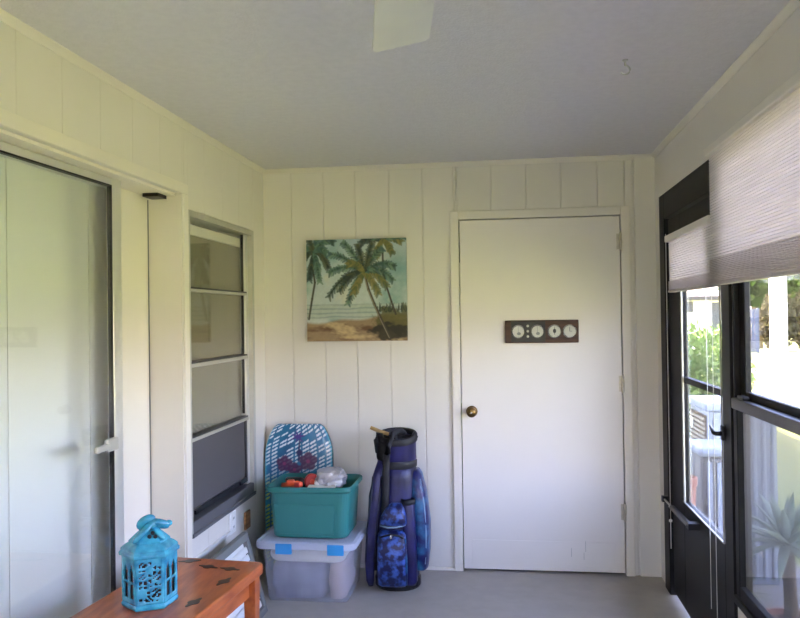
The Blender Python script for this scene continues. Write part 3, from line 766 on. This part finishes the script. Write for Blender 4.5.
# orange and black water toy
ty_ = thing('toy_blaster', (tx-.105, ty-.08, tz+0.215), 'orange and black plastic toy at the left front of the teal tote', 'toy')
m_ = MB().tube([(tx-.165, ty-.085, tz+0.258), (tx-.075, ty-.095, tz+0.269), (tx-.050, ty-.095, tz+0.271)], [.016, .020, .012], 12); m_.build('barrel', M['toy'], ty_, smooth=True)
MB().box(tx-.135, tx-.095, ty-.105, ty-.075, tz+0.215, tz+0.293).build('grip', M['toy'], ty_, bevel=.006)
MB().box(tx-.155, tx-.055, ty-.07, ty-.035, tz+0.249, tz+0.299).build('tank', M['black'], ty_, bevel=.012)
MB().box(tx-.090, tx-.062, ty-.116, ty-.098, tz+0.248, tz+0.283).build('trigger_guard', M['red'], ty_, bevel=.004)
t2 = thing('toy_ring', (tx-.005, ty-.03, tz+0.215), 'red and orange plastic toy ring between the toy blaster and the plastic bag', 'toy')
MB().lathe([(.016, -.014), (.036, -.014), (.042, -.006), (.042, .006), (.036, .014), (.016, .014)], (0, 0, 0), 'y', 18).xf(Matrix.Translation((tx-.020, ty-.01, tz+0.269)) @ Matrix.Rotation(.5, 4, 'Z')).build('rim', M['red'], t2)
MB().lathe([(.004, -.017), (.014, -.017), (.014, .017), (.004, .017)], (0, 0, 0), 'y', 14).xf(Matrix.Translation((tx-.020, ty-.01, tz+0.269)) @ Matrix.Rotation(.5, 4, 'Z')).build('hub', M['toy'], t2)
o = MB().box(-.075, .075, -.04, .04, 0, .004).xf(Matrix.Translation((tx+.055, ty-.094, tz+.254)) @ Matrix.Rotation(math.radians(5), 4, 'X') @ Matrix.Rotation(.06, 4, 'Z'))
tag(o.build('paper_sheet', M['paper']), 'white paper sheet along the front rim inside the teal tote', 'paper')
o = MB().box(-.04, .04, -.03, .03, 0, .05).xf(Matrix.Translation((tx-.10, ty+.03, tz+0.225)) @ Matrix.Rotation(.4, 4, 'Z') @ Matrix.Rotation(.25, 4, 'Y'))
tag(o.build('black_case', M['black'], bevel=.008), 'small black case behind the orange toy in the teal tote', 'case')

# ------------------------------------------------------------------ bodyboard
def board_img(n_u, n_v):
    U, V = np.meshgrid(np.linspace(-1, 1, n_u), np.linspace(0, 1, n_v))   # V: 0 bottom, 1 top
    x = U*.20; z = V*.86
    im = np.zeros((n_v, n_u, 3)); im[:] = L((30, 112, 150))
    im = clampmix(im, np.clip(fbm(x*3, z*3, 4, 1.5)*1.5+.2, 0, .8), L((22, 84, 128)))
    cell = .047
    cx = np.floor(x/cell+.5); row = (z-.55*(x-cx*cell))/.0225
    rf_ = np.abs(row-np.floor(row)-.5); inx = np.abs(x/cell-cx)
    h = np.sin(cx*12.99+np.floor(row)*78.2)*43758.5; h = h-np.floor(h)
    dash = ((rf_ < .25) & (inx < .41) & (h < .80)).astype(float)
    fade = np.clip((z-.52)*9, 0, 1)
    im = clampmix(im, dash*(.35+.6*np.clip((z-.5)*4, 0, 1)), L((226, 236, 240)))
    lowleft = np.clip((.56-z)*10, 0, 1)*np.clip((-.05-x)*14, 0, 1)
    im = clampmix(im, dash*lowleft, L((178, 200, 70)))
    # dark palm and two flowers
    for (px, pz, r_) in ((-.080, .625, .050), (.060, .640, .056), (-.02, .590, .045)):
        for k_ in range(5):
            a = k_*2*PI/5+.3; dd = np.hypot((x-px-r_*.55*math.cos(a)), (z-pz-r_*.55*math.sin(a)))
            im = clampmix(im, np.clip((r_*.50-dd)/.006, 0, 1)*.92, L((74, 28, 76)))
        dd = np.hypot(x-px, z-pz); im = clampmix(im, np.clip((r_*.25-dd)/.005, 0, 1), L((130, 44, 96)))
    im = clampmix(im, np.clip((.007-np.abs(x-.004-.05*(z-.66)))/.003, 0, 1)*((z > .64) & (z < .78)), L((30, 36, 92)))
    for k_ in range(7):
        a = .2+k_*.85; ex, ez = .0+.048*math.cos(a), .785+.034*math.sin(a)
        dd, t_ = seg_dist(x, z, .0, .785, ex, ez); im = clampmix(im, np.clip((.010*(1-.5*t_)-dd)/.004, 0, 1), L((72, 48, 130)))
    dd = np.hypot(x-.008, z-.690); im = clampmix(im, np.clip((.022-dd)/.006, 0, 1), L((24, 30, 84)))
    edge = np.clip((np.abs(U)-.93)*20, 0, 1); im = clampmix(im, edge*.8, L((60, 160, 186)))
    return im
def bw_(v):                                     # half width of the outline over the height
    if v > .78: t_ = (v-.78)/.22; return .205-.065*t_**2.0-.0*t_
    if v < .10: return .17+.02*(v/.10)
    return .19+.015*math.sin((v-.10)/.68*PI/2)
nu, nv, hb_ = 72, 190, .852
bimg = board_img(nu, nv)
tilt = math.radians(5.2); bcx = -1.222
def bpt(u, v, off):
    hw = bw_(v); zz = v*hb_
    if v > .97: hw *= 1-.10*((v-.97)/.03)**2
    rounded = .012*(abs(u) ** 6)
    y = -(off*(1)-rounded*(1 if off > .02 else -.4))
    p = Vector((bcx+u*hw, y, zz)); p = Matrix.Rotation(-tilt, 3, 'X') @ p
    return p+Vector((0, D-.012-.0015-math.sin(tilt)*hb_-0.005, .006))
vs, cols, fs = [], [], []
for j in range(nv):
    for i in range(nu):
        vs.append(bpt(-1+2*i/(nu-1), j/(nv-1), .045)); cols.append((*bimg[j, i], 1))
nb = len(vs)
for j in range(nv):
    for i in range(nu):
        vs.append(bpt(-1+2*i/(nu-1), j/(nv-1), .0)); cols.append((*L((24, 60, 90)), 1))
for j in range(nv-1):
    for i in range(nu-1):
        a = j*nu+i; fs.append((a, a+1, a+nu+1, a+nu)); fs.append((nb+a, nb+a+nu, nb+a+nu+1, nb+a+1))
for j in range(nv-1):
    a, b = j*nu, j*nu+nu-1
    fs += [(a, a+nu, nb+a+nu, nb+a), (b, nb+b, nb+b+nu, b+nu)]
for i in range(nu-1):
    fs += [(i, nb+i, nb+i+1, i+1)]; a = (nv-1)*nu+i; fs += [(a, a+1, nb+a+1, nb+a)]
o = MB().add(vs, fs).build('bodyboard', M['board'], cols=cols, smooth=True, bevel=0)
tag(o, 'blue bodyboard with white dashes and dark flowers leaning behind the bins', 'bodyboard')

# ------------------------------------------------------------------ golf bag
gx, gy = -.606, 4.235
gb = thing('golf_bag', (gx, gy, 0), 'blue and purple golf bag standing against the end wall', 'golf bag')
def ell(cx, cy, rx, ry, z, n=28, tiltx=0): return [Vector((cx+rx*math.cos(2*PI*k_/n), cy+ry*math.sin(2*PI*k_/n), z+tiltx*math.sin(2*PI*k_/n))) for k_ in range(n)]
MB().loft([ell(gx, gy, .120, .110, .0), ell(gx, gy, .128, .118, .012), ell(gx, gy, .128, .118, .05), ell(gx, gy, .120, .112, .06)]).build('base', M['black'], gb)
MB().loft([ell(gx, gy, .120, .112, .055), ell(gx, gy, .122, .112, .30), ell(gx+.004, gy, .112, .106, .60), ell(gx+.004, gy, .100, .098, .70)]).build('body', M['navy'], gb, smooth=True)
prof = [(.104, .690), (.108, .705), (.106, .80), (.110, .815), (.110, .830), (.100, .832), (.096, .815), (.094, .72)]
cf = MB().loft([ell(gx+.004, gy, r_, r_*.97, z, tiltx=.018 if z > .75 else 0) for r_, z in prof]).build('top_cuff', M['purple'], gb, smooth=True)
MB().loft([ell(gx+.004, gy, r_, r_*.97, z, tiltx=.018) for r_, z in ((.112, .800), (.115, .806), (.115, .832), (.110, .840), (.098, .840), (.095, .832), (.096, .81))], False, False).build('cuff_rim', M['piping'], gb, cf, smooth=True)
for (x0_, y0_, x1_, y1_) in ((-.095, 0, .095, 0), (0, -.092, 0, .092)):
    MB().box(gx+.004+min(x0_, x1_)-.005, gx+.004+max(x0_, x1_)+.005, gy+min(y0_, y1_)-.005, gy+max(y0_, y1_)+.005, .72, .832).build('divider', M['piping'], gb, cf)
# carry handle arching over the front of the cuff
MB().tube([(gx-.035, gy-.105, .745), (gx-.022, gy-.125, .80), (gx+.0, gy-.105, .852), (gx+.020, gy-.07, .866), (gx+.035, gy-.02, .850), (gx+.04, gy+.02, .83)], .021, 10, flat=.8).build('grip_handle', M['piping'], gb, smooth=True)
MB().tube([(gx-.100, gy-.045, .74), (gx-.106, gy-.060, .81), (gx-.096, gy-.06, .845), (gx-.075, gy-.055, .84), (gx-.06, gy-.085, .80)], .012, 8).build('carry_loop', M['piping'], gb, smooth=True)
MB().tube([(gx+.085, gy-.05, .80), (gx+.105, gy-.03, .845), (gx+.115, gy-.01, .82)], .010, 8).build('carry_loop', M['piping'], gb, smooth=True)
sh_ = [[Vector((gx+.004+r_*math.cos(a), gy+r_*.97*math.sin(a), z)) for a in [math.radians(150+7*k_) for k_ in range(15)]] for r_, z in ((.110, .70), (.113, .715), (.113, .80))]
MB().loft(sh_, False, False, False).build('side_panel', M['piping'], gb, cf, smooth=True, solid=.006)
# dark band below the cuff and dark webbing down the front
MB().loft([ell(gx+.004, gy, r_, r_*.97, z) for r_, z in ((.104, .655), (.110, .662), (.111, .690), (.106, .698))], False, False).build('band', M['piping'], gb, smooth=True)
MB().tube([(gx-.038, gy-.112, .745), (gx-.042, gy-.122, .64), (gx-.044, gy-.128, .52), (gx-.050, gy-.130, .43)], .020, 8, flat=.35, ref=(0, 1, 0)).build('webbing', M['piping'], gb, smooth=True)
# pockets
def pocket(pts, name, m, n=20, pip=None):
    """pts: list of (z, cx, cy, rx, ry)"""
    rings = []
    for z, cx, cy, rx, ry in pts:
        ring = []
        for k_ in range(n):
            a = 2*PI*k_/n; c_, s_ = math.cos(a), math.sin(a)
            ring.append(Vector((cx+rx*math.copysign(abs(c_)**.6, c_), cy+ry*math.copysign(abs(s_)**.6, s_), z)))
        rings.append(ring)
    p = MB().loft(rings).build(name, m, gb, smooth=True)
    return p
# right apparel pocket
rp = pocket([(.095, gx+.130, gy, .026, .05), (.11, gx+.132, gy, .038, .075), (.20, gx+.134, gy, .048, .085), (.36, gx+.134, gy, .050, .088), (.52, gx+.124, gy, .042, .080), (.62, gx+.112, gy, .030, .06), (.645, gx+.108, gy, .018, .04)], 'side_pocket', M['tealf'])
MB().tube([(gx+.160, gy-.070, .14), (gx+.168, gy-.078, .30), (gx+.160, gy-.074, .46), (gx+.138, gy-.058, .60)], .004, 6).build('zipper', M['silver'], gb, rp, smooth=True)
fp2 = pocket([(.04, gx+.085, gy-.10, .026, .03), (.06, gx+.085, gy-.102, .036, .036), (.30, gx+.080, gy-.104, .036, .034), (.47, gx+.075, gy-.10, .034, .030), (.49, gx+.075, gy-.098, .031, .025)], 'bottle_sleeve', M['purple'])
MB().loft([ell(gx+.075, gy-.10, a_, b_, z) for a_, b_, z in ((.034, .030, .470), (.039, .035, .474), (.039, .035, .500), (.034, .030, .502), (.030, .026, .494))], False, True).build('sleeve_rim', M['piping'], gb, fp2, smooth=True)
lp_ = pocket([(.09, gx-.118, gy, .026, .05), (.11, gx-.122, gy, .036, .07), (.30, gx-.124, gy, .042, .080), (.50, gx-.118, gy, .036, .072), (.62, gx-.104, gy, .022, .05)], 'side_pocket', M['navydark'])
# lower front ball pocket, upper valuables pocket
lo_ = pocket([(.035, gx-.012, gy-.115, .070, .03), (.05, gx-.012, gy-.125, .082, .046), (.20, gx-.012, gy-.130, .082, .052), (.315, gx-.012, gy-.124, .078, .040), (.335, gx-.012, gy-.115, .062, .024)], 'ball_pocket', M['batik'])
MB().tube([(gx-.080, gy-.158, .302), (gx-.04, gy-.170, .318), (gx-.012, gy-.170, .324), (gx+.03, gy-.168, .318), (gx+.052, gy-.158, .302)], .006, 6).build('zipper', M['piping'], gb, lo_, smooth=True)
MB().ball((gx-.012, gy-.176, .312), .006, .004, .012).build('zipper_pull', M['chrome'], gb, lo_, smooth=True)
MB().tube([(gx+.066, gy-.150, .05), (gx+.068, gy-.158, .18), (gx+.062, gy-.152, .30)], .006, 6).build('piping', M['tealf'], gb, lo_, smooth=True)
up_ = pocket([(.362, gx-.005, gy-.115, .070, .026), (.370, gx-.005, gy-.125, .075, .042), (.41, gx-.002, gy-.127, .070, .043), (.455, gx+.006, gy-.122, .052, .034), (.480, gx+.012, gy-.114, .030, .020)], 'valuables_pocket', M['batik'])
MB().tube([(gx-.074, gy-.150, .366), (gx-.03, gy-.167, .360), (gx+.02, gy-.167, .362), (gx+.064, gy-.148, .372)], .005, 6).build('zipper', M['silver'], gb, up_, smooth=True)
# shoulder strap hanging at the left
st = MB().tube([(gx-.075, gy-.080, .70), (gx-.092, gy-.105, .62), (gx-.105, gy-.120, .48), (gx-.125, gy-.125, .32), (gx-.138, gy-.115, .16), (gx-.140, gy-.10, .05), (gx-.138, gy-.09, .02)], [.018, .026, .030, .030, .028, .022, .014], 12, flat=.4, ref=(0, 1, 0))
sp_ = st.build('shoulder_strap', M['purple'], gb, smooth=True)
for dx in (-.022, .024):
    MB().tube([(gx-.094+dx, gy-.110, .62), (gx-.105+dx, gy-.128, .48), (gx-.125+dx, gy-.132, .32), (gx-.138+dx, gy-.122, .16)], .005, 6).build('strap_piping', M['navydark'], gb, sp_, smooth=True)
s_ = MB().tube([(-.745, 4.200, .876), (-.690, 4.205, .852), (-.645, 4.212, .838)], [.010, .011, .010], 10)
tag(s_.build('wooden_stick', M['tan'], smooth=True), 'tan wooden stick poking out at the top left of the golf bag', 'stick')

# ------------------------------------------------------------------ outdoors
gr = MB(); gr.box(-70, 1.9, -60, 110, GZ-.3, GZ-.02).box(1.9, 90, -60, 110, GZ-.3, GZ)
struct(gr.build('ground', M['grass']), 'mown green lawn running from the porch to the trees', 'lawn')
struct(MB().box(B+.05, 1.9, -8, 7.6, GZ-.2, GZ+.005).build('patio', M['concrete']), 'grey concrete patio strip along the outside of the porch', 'patio')
struct(MB().box(-7, 1.27, -2.5, 15, 2.52, 2.68).box(1.25, 1.29, -2.5, 15, 2.46, 2.70).box(A-.4, B+.12, -2.2, D+.2, H+.07, 2.52).build('roof', M['roof']), 'flat roof slab with an eave over the porch side', 'roof')
struct(MB().box(B+.02, B+.12, D+.04, 15, GZ, 2.52).box(-7, B+.12, 14.9, 15, GZ, 2.52).box(-7, -6.9, -2.2, 15, GZ, 2.52).box(-7, -3.2, -2.2, -2.1, GZ, 2.52).box(B, B+.05, -2.1, D+.04, GZ, -.14)
       .build('wall_outer', M['stucco']), 'pale outer wall of the house beyond the porch', 'wall')

# condenser seen through the storm door
ac = thing('air_conditioner', (1.86, 6.83, GZ), 'beige outdoor air conditioner with a grille seen through the storm door glass', 'air conditioner')
MB().box(1.63, 2.08, 6.53, 7.13, GZ+.05, .68).build('cabinet', M['acblue'], ac, bevel=.015)
MB().box(1.605, 2.105, 6.50, 7.16, .68, .75).build('top_cover', M['acblue'], ac, bevel=.02)
MB().box(1.60, 2.12, 6.48, 7.18, GZ, GZ+.05).build('pad', M['concrete'], ac)
gp = MB().box(1.620, 1.632, 6.58, 7.08, .02, .64).build('grille_panel', M['bark'], ac)
sl = MB()
for k_ in range(16): sl.box(1.610, 1.622, 6.58, 7.08, .03+.038*k_, .048+.038*k_)
sl.build('grille_slats', M['acbeige'], ac, gp)
MB().box(1.604, 1.610, 6.94, 7.02, .50, .58).build('rating_plate', M['paper'], ac)
for k_ in range(5):
    x = 1.67+.080*k_
    MB().box(x, x+.03, 6.515, 6.53, GZ+.10, .62).build('front_rib', M['acblue'], ac)
ub = thing('utility_box', (1.56, 6.0, GZ), 'low grey box with a pale rounded lid in front of the air conditioner', 'box')
MB().box(1.40, 1.72, 5.82, 6.18, GZ, .44).build('box_body', M['sillm'], ub, bevel=.03, seg=3)
MB().box(1.375, 1.745, 5.78, 6.22, .44, .51).build('box_lid', M['acblue'], ub, bevel=.03, seg=3)
for k_ in range(4):
    MB().box(1.44+.068*k_, 1.475+.068*k_, 5.808, 5.83, GZ+.05, .40).build('rib', M['acblue'], ub)
cb = thing('garden_cabinet', (1.55, 5.2, GZ), 'tall pale blue ribbed cabinet outside behind the lower window pane', 'cabinet')
MB().box(1.435, 1.655, 5.0, 5.38, GZ, .92).build('cabinet_body', M['acblue'], cb, bevel=.01)
MB().box(1.425, 1.665, 4.985, 5.40, .92, .955).build('cabinet_lid', M['acblue'], cb, bevel=.01)
for k_ in range(4):
    MB().tube([(1.462+.055*k_, 4.998, GZ+.04), (1.462+.055*k_, 4.998, .90)], .015, 10).build('rib', M['acblue'], cb)
px_, py_ = 1.22, 5.55
pt = thing('terracotta_pot', (px_, py_, GZ), 'tall terracotta pot beside the grey box outside the storm door', 'pot')
MB().lathe([(.055, GZ), (.062, GZ+.02), (.078, .30), (.072, .31), (.06, .26)], (px_, py_, 0), 'z', 22).build('pot_body', M['terra'], pt, smooth=True)
MB().lathe([(.076, .29), (.086, .295), (.086, .35), (.076, .352), (.066, .30)], (px_, py_, 0), 'z', 22).build('pot_rim', M['terra'], pt)

def blade_leaf(mb, base, d, length, width, droop, n=8):
    d = Vector(d).normalized(); side = d.cross(Vector((0, 0, 1))).normalized(); up = side.cross(d).normalized()
    L_, C_, R_ = [], [], []
    for i in range(n+1):
        t_ = i/n; p = Vector(base)+d*length*t_-Vector((0, 0, droop*t_*t_*length))
        wd = width*math.sin(PI*min(1, .18+.82*t_))**.8*(1-.2*t_) if t_ < 1 else 0
        L_.append(p-side*wd/2+up*wd*.22); C_.append(p); R_.append(p+side*wd/2+up*wd*.22)
    vs = L_+C_+R_; fs = []
    for i in range(n):
        fs += [(i, n+1+i, n+2+i, i+1), (n+1+i, 2*n+2+i, 2*n+3+i, n+2+i)]
    mb.add(vs, fs)
def rosette(mb, c, n, length, width, seed, lo=-.25, hi=1.35):
    r_ = random.Random(seed)
    for k_ in range(n):
        t_ = k_/n; el = lo+(hi-lo)*t_; az = k_*2.399+r_.uniform(-.2, .2)
        d = (math.cos(az)*math.cos(el), math.sin(az)*math.cos(el), math.sin(el))
        blade_leaf(mb, c, d, length*r_.uniform(.85, 1.1), width, .25*math.cos(el)*r_.uniform(.5, 1.2))
cag = (1.275, 3.75, .405)
ag = thing('spiky_plant', (cag[0], cag[1], GZ), 'spiky pale rosette plant on a bare stem outside the lower window pane', 'plant')
mb = MB(); rosette(mb, cag, 38, .30, .046, 4); mb.build('leaves', M['leafc'], ag, smooth=True, solid=.004)
MB().tube([(cag[0]+.02, cag[1]+.02, .04), (cag[0]+.01, cag[1], .2), (cag[0], cag[1], .40)], [.032, .028, .03], 10).build('stem', M['bark'], ag, smooth=True)
MB().lathe([(.10, GZ+.005), (.11, GZ+.02), (.135, .03), (.145, .035), (.145, .065), (.125, .065), (.12, .04)], (cag[0]+.02, cag[1]+.02, 0), 'z', 24).build('planter', M['terra'], ag)
MB().lathe([(.12, .03), (.10, .045)], (cag[0]+.02, cag[1]+.02, 0), 'z', 20).build('soil', M['bark'], ag)
g2 = thing('grass_tuft', (1.24, 4.75, GZ), 'small green grassy plant low behind the storm door glass', 'plant')
mb = MB(); rosette(mb, (1.24, 4.75, GZ+.01), 46, .30, .022, 11, .35, 1.4); mb.build('leaves', M['leafb'], g2, smooth=True, solid=.002)

def leaves(mb, c, rad, n, size, rng, shell=.55):
    for _ in range(n):
        while True:
            v = Vector((rng.uniform(-1, 1), rng.uniform(-1, 1), rng.uniform(-1, 1)))
            if shell < v.length < 1: break
        v = Vector((v.x*rad[0], v.y*rad[1], v.z*rad[2])); v *= 1+.22*noise.noise(v*(1.7/max(rad)))
        p = Vector(c)+v
        a = Vector((rng.gauss(0, 1), rng.gauss(0, 1), rng.gauss(0, .6))).normalized(); b = a.orthogonal().normalized()
        b = (Matrix.Rotation(rng.uniform(0, 6.28), 3, a) @ b)*size*rng.uniform(.6, 1.2); cc = a.cross(b)*.5
        mb.add([p-b, p+cc, p+b, p-cc], [(0, 1, 2, 3)])
def bush(x, y, rx, ry, h, n, size, label, seed, group=None):
    rng = random.Random(seed)
    t = thing('bush', (x, y, GZ), label, 'bush', group)
    mb = MB()
    leaves(mb, (x, y, GZ+h*.52), (rx, ry, h*.5), n, size, rng, .3)
    mb.build('foliage', M['leafb'], t)
    st = MB()
    for k_ in range(5):
        a = k_*1.3; st.tube([(x+.05*math.cos(a), y+.05*math.sin(a), GZ), (x+rx*.5*math.cos(a), y+ry*.5*math.sin(a), GZ+h*.6)], [.02, .01], 6)
    st.build('stems', M['bark'], t)
bush(2.30, 10.2, .62, .7, 1.35, 2600, .055, 'light green leafy bush just behind the air conditioner', 31)
bush(3.05, 12.4, .8, .85, 1.5, 2600, .065, 'larger light green bush farther behind the air conditioner', 32)

def tree(x, y, h, cr, label, seed, n=3000, size=.28):
    rng = random.Random(seed)
    t = thing('tree', (x, y, GZ), label, 'tree')
    MB().tube([(x, y, GZ), (x+.1, y, GZ+h*.25), (x-.05, y+.1, GZ+h*.5), (x+.1, y, GZ+h*.75)], [.30, .22, .18, .08], 10).build('trunk', M['bark'], t, smooth=True)
    mb = MB()
    for k_ in range(6):
        c = (x+rng.uniform(-.55, .55)*cr, y+rng.uniform(-.5, .5)*cr, GZ+h*rng.uniform(.5, .85))
        leaves(mb, c, (cr*rng.uniform(.5, .75), cr*rng.uniform(.5, .75), h*.2), n//6, size, rng, .35)
    mb.build('crown', M['leafa'], t)
tree(11.4, 37, 5.6, 1.9, 'leafy tree left of the white post beyond the lawn', 41)
tree(14.1, 42, 6.2, 2.1, 'leafy tree just right of the white post beyond the lawn', 42)
tree(16.9, 47, 6.6, 2.3, 'leafy tree farthest right in the window beyond the lawn', 43)
tree(15.9, 54.5, 7.0, 2.3, 'leafy tree standing behind the tree left of the white post', 44)
tree(19.3, 61, 7.5, 2.7, 'leafy tree farthest back behind the white post', 45)
tree(23.6, 68, 8.0, 3.0, 'leafy tree farthest back at the right of the window', 46)
rng = random.Random(5)
for i, (x, y, lab) in enumerate(((11.35, 34, 'low brownish hedge shrub left of the white post'), (12.95, 35.2, 'low brownish hedge shrub right of the white post'), (14.7, 36.6, 'low brownish hedge shrub at the far right of the lawn'))):
    t = thing('hedge_shrub', (x, y, GZ), lab, 'shrub')
    mb = MB(); leaves(mb, (x, y, GZ+1.3), (.72, .7, 1.3), 2000, .13, rng, .3); mb.build('foliage', M['leafd'], t)
    MB().tube([(x, y, GZ), (x, y, GZ+.9)], .05, 8).build('stems', M['bark'], t)
fe = thing('fence_panel', (10.15, 33.2, GZ), 'blue grey board fence panel at the left of the far trees', 'fence')
fb = MB()
for k_ in range(3): fb.box(9.95+.125*k_, 10.06+.125*k_, 33.2, 33.23, GZ+.03, GZ+1.8)
fb.build('boards', M['fence'], fe)
for z in (.3, 1.3): MB().box(9.94, 10.32, 33.23, 33.27, GZ+z, GZ+z+.08).build('rail', M['fence'], fe)
for x in (9.90, 10.30): MB().box(x, x+.08, 33.23, 33.31, GZ, GZ+1.85).build('post', M['fence'], fe)
po = thing('garden_post', (6.70, 20, GZ), 'tall white post standing alone on the sunny lawn', 'post')
MB().box(6.54, 6.86, 19.84, 20.16, GZ, 4.2).build('shaft', M['stucco'], po, bevel=.02)
MB().box(6.49, 6.91, 19.79, 20.21, 4.2, 4.32).build('cap', M['stucco'], po, bevel=.02)
MB().box(6.50, 6.90, 19.80, 20.20, GZ, GZ+.12).build('plinth', M['stucco'], po, bevel=.01)

nh = thing('neighbour_house', (5.9, 32, GZ), 'low white house with a shingled roof seen through the storm door glass', 'house')
MB().box(2.8, 8.05, 29.5, 35, GZ, 2.06).build('house_wall', M['stucco'], nh)
MB().add([(2.4, 29.0, 2.06), (8.45, 29.0, 2.06), (8.45, 35.5, 2.06), (2.4, 35.5, 2.06), (4.2, 32.2, 2.9), (6.8, 32.2, 2.9)], [(0, 1, 5, 4), (1, 2, 5), (2, 3, 4, 5), (3, 0, 4), (0, 3, 2, 1)]).build('house_roof', M['roof'], nh)
MB().box(2.4, 8.45, 28.93, 29.02, 1.93, 2.08).build('gutter', M['bronze2'], nh)  # dark metal stands in for the shade under the eave
for (x0_, x1_, z0_, z1_) in ((6.55, 6.9, 1.50, 1.9), (7.55, 7.85, .9, 1.85), (4.0, 5.0, .9, 1.85)):
    f_ = MB().box(x0_-.06, x1_+.06, 29.45, 29.5, z0_-.06, z1_+.06).build('house_window', M['stucco'], nh)
    MB().box(x0_, x1_, 29.44, 29.455, z0_, z1_).build('window_pane', M['winglass'], nh, f_)

# ------------------------------------------------------------------ light
world = bpy.data.worlds.new('World'); scn.world = world; world.use_nodes = True
nt = world.node_tree; nt.nodes.clear()
sk = nt.nodes.new('ShaderNodeTexSky'); sk.sky_type = 'NISHITA'; sk.sun_disc = False
sk.sun_elevation = math.radians(49); sk.sun_rotation = math.radians(-90); sk.air_density = 1.0; sk.dust_density = 2.0; sk.ozone_density = 1.0
bg_ = nt.nodes.new('ShaderNodeBackground'); bg_.inputs[1].default_value = .32
ow = nt.nodes.new('ShaderNodeOutputWorld')
tint = nt.nodes.new('ShaderNodeMix'); tint.data_type = 'RGBA'; tint.blend_type = 'MULTIPLY'; tint.inputs[0].default_value = 1
tint.inputs[7].default_value = (1.13, .91, 1.03, 1)
nt.links.new(sk.outputs[0], tint.inputs[6]); nt.links.new(tint.outputs[2], bg_.inputs[0]); nt.links.new(bg_.outputs[0], ow.inputs[0])
sl_ = bpy.data.lights.new('sun', 'SUN'); sl_.energy = 6.5; sl_.angle = math.radians(.6); sl_.color = (1.0, .87, .74)
so = bpy.data.objects.new('sun', sl_); COL.objects.link(so)
el = math.radians(49); az = math.radians(4)
dv = Vector((math.cos(el)*math.cos(az), math.cos(el)*math.sin(az), -math.sin(el)))
so.rotation_euler = dv.to_track_quat('-Z', 'Y').to_euler(); so.location = (-5, 0, 9)

# ------------------------------------------------------------------ camera
cd = bpy.data.cameras.new('camera'); cam = bpy.data.objects.new('camera', cd); COL.objects.link(cam)
cd.sensor_fit = 'HORIZONTAL'; cd.sensor_width = 36; cd.lens = 1.2783*600/800*36
yaw, pit, rol = .1349, .0101, -.0141
cam.matrix_world = Matrix.Translation((0, 0, 1.4875)) @ Matrix.Rotation(yaw, 4, 'Z') @ Matrix.Rotation(PI/2+pit, 4, 'X') @ Matrix.Rotation(rol, 4, 'Z')
cd.clip_start = .02; cd.clip_end = 300
scn.camera = cam
scn.view_settings.view_transform = 'Standard'; scn.view_settings.look = 'None'
scn.view_settings.gamma = 1; scn.view_settings.use_curve_mapping = False
scn.view_settings.exposure = 3.84
scn.cycles.max_bounces = 14; scn.cycles.diffuse_bounces = 8; scn.cycles.transparent_max_bounces = 24
scn.cycles.use_denoising = True
scn.cycles.sample_clamp_indirect = 8
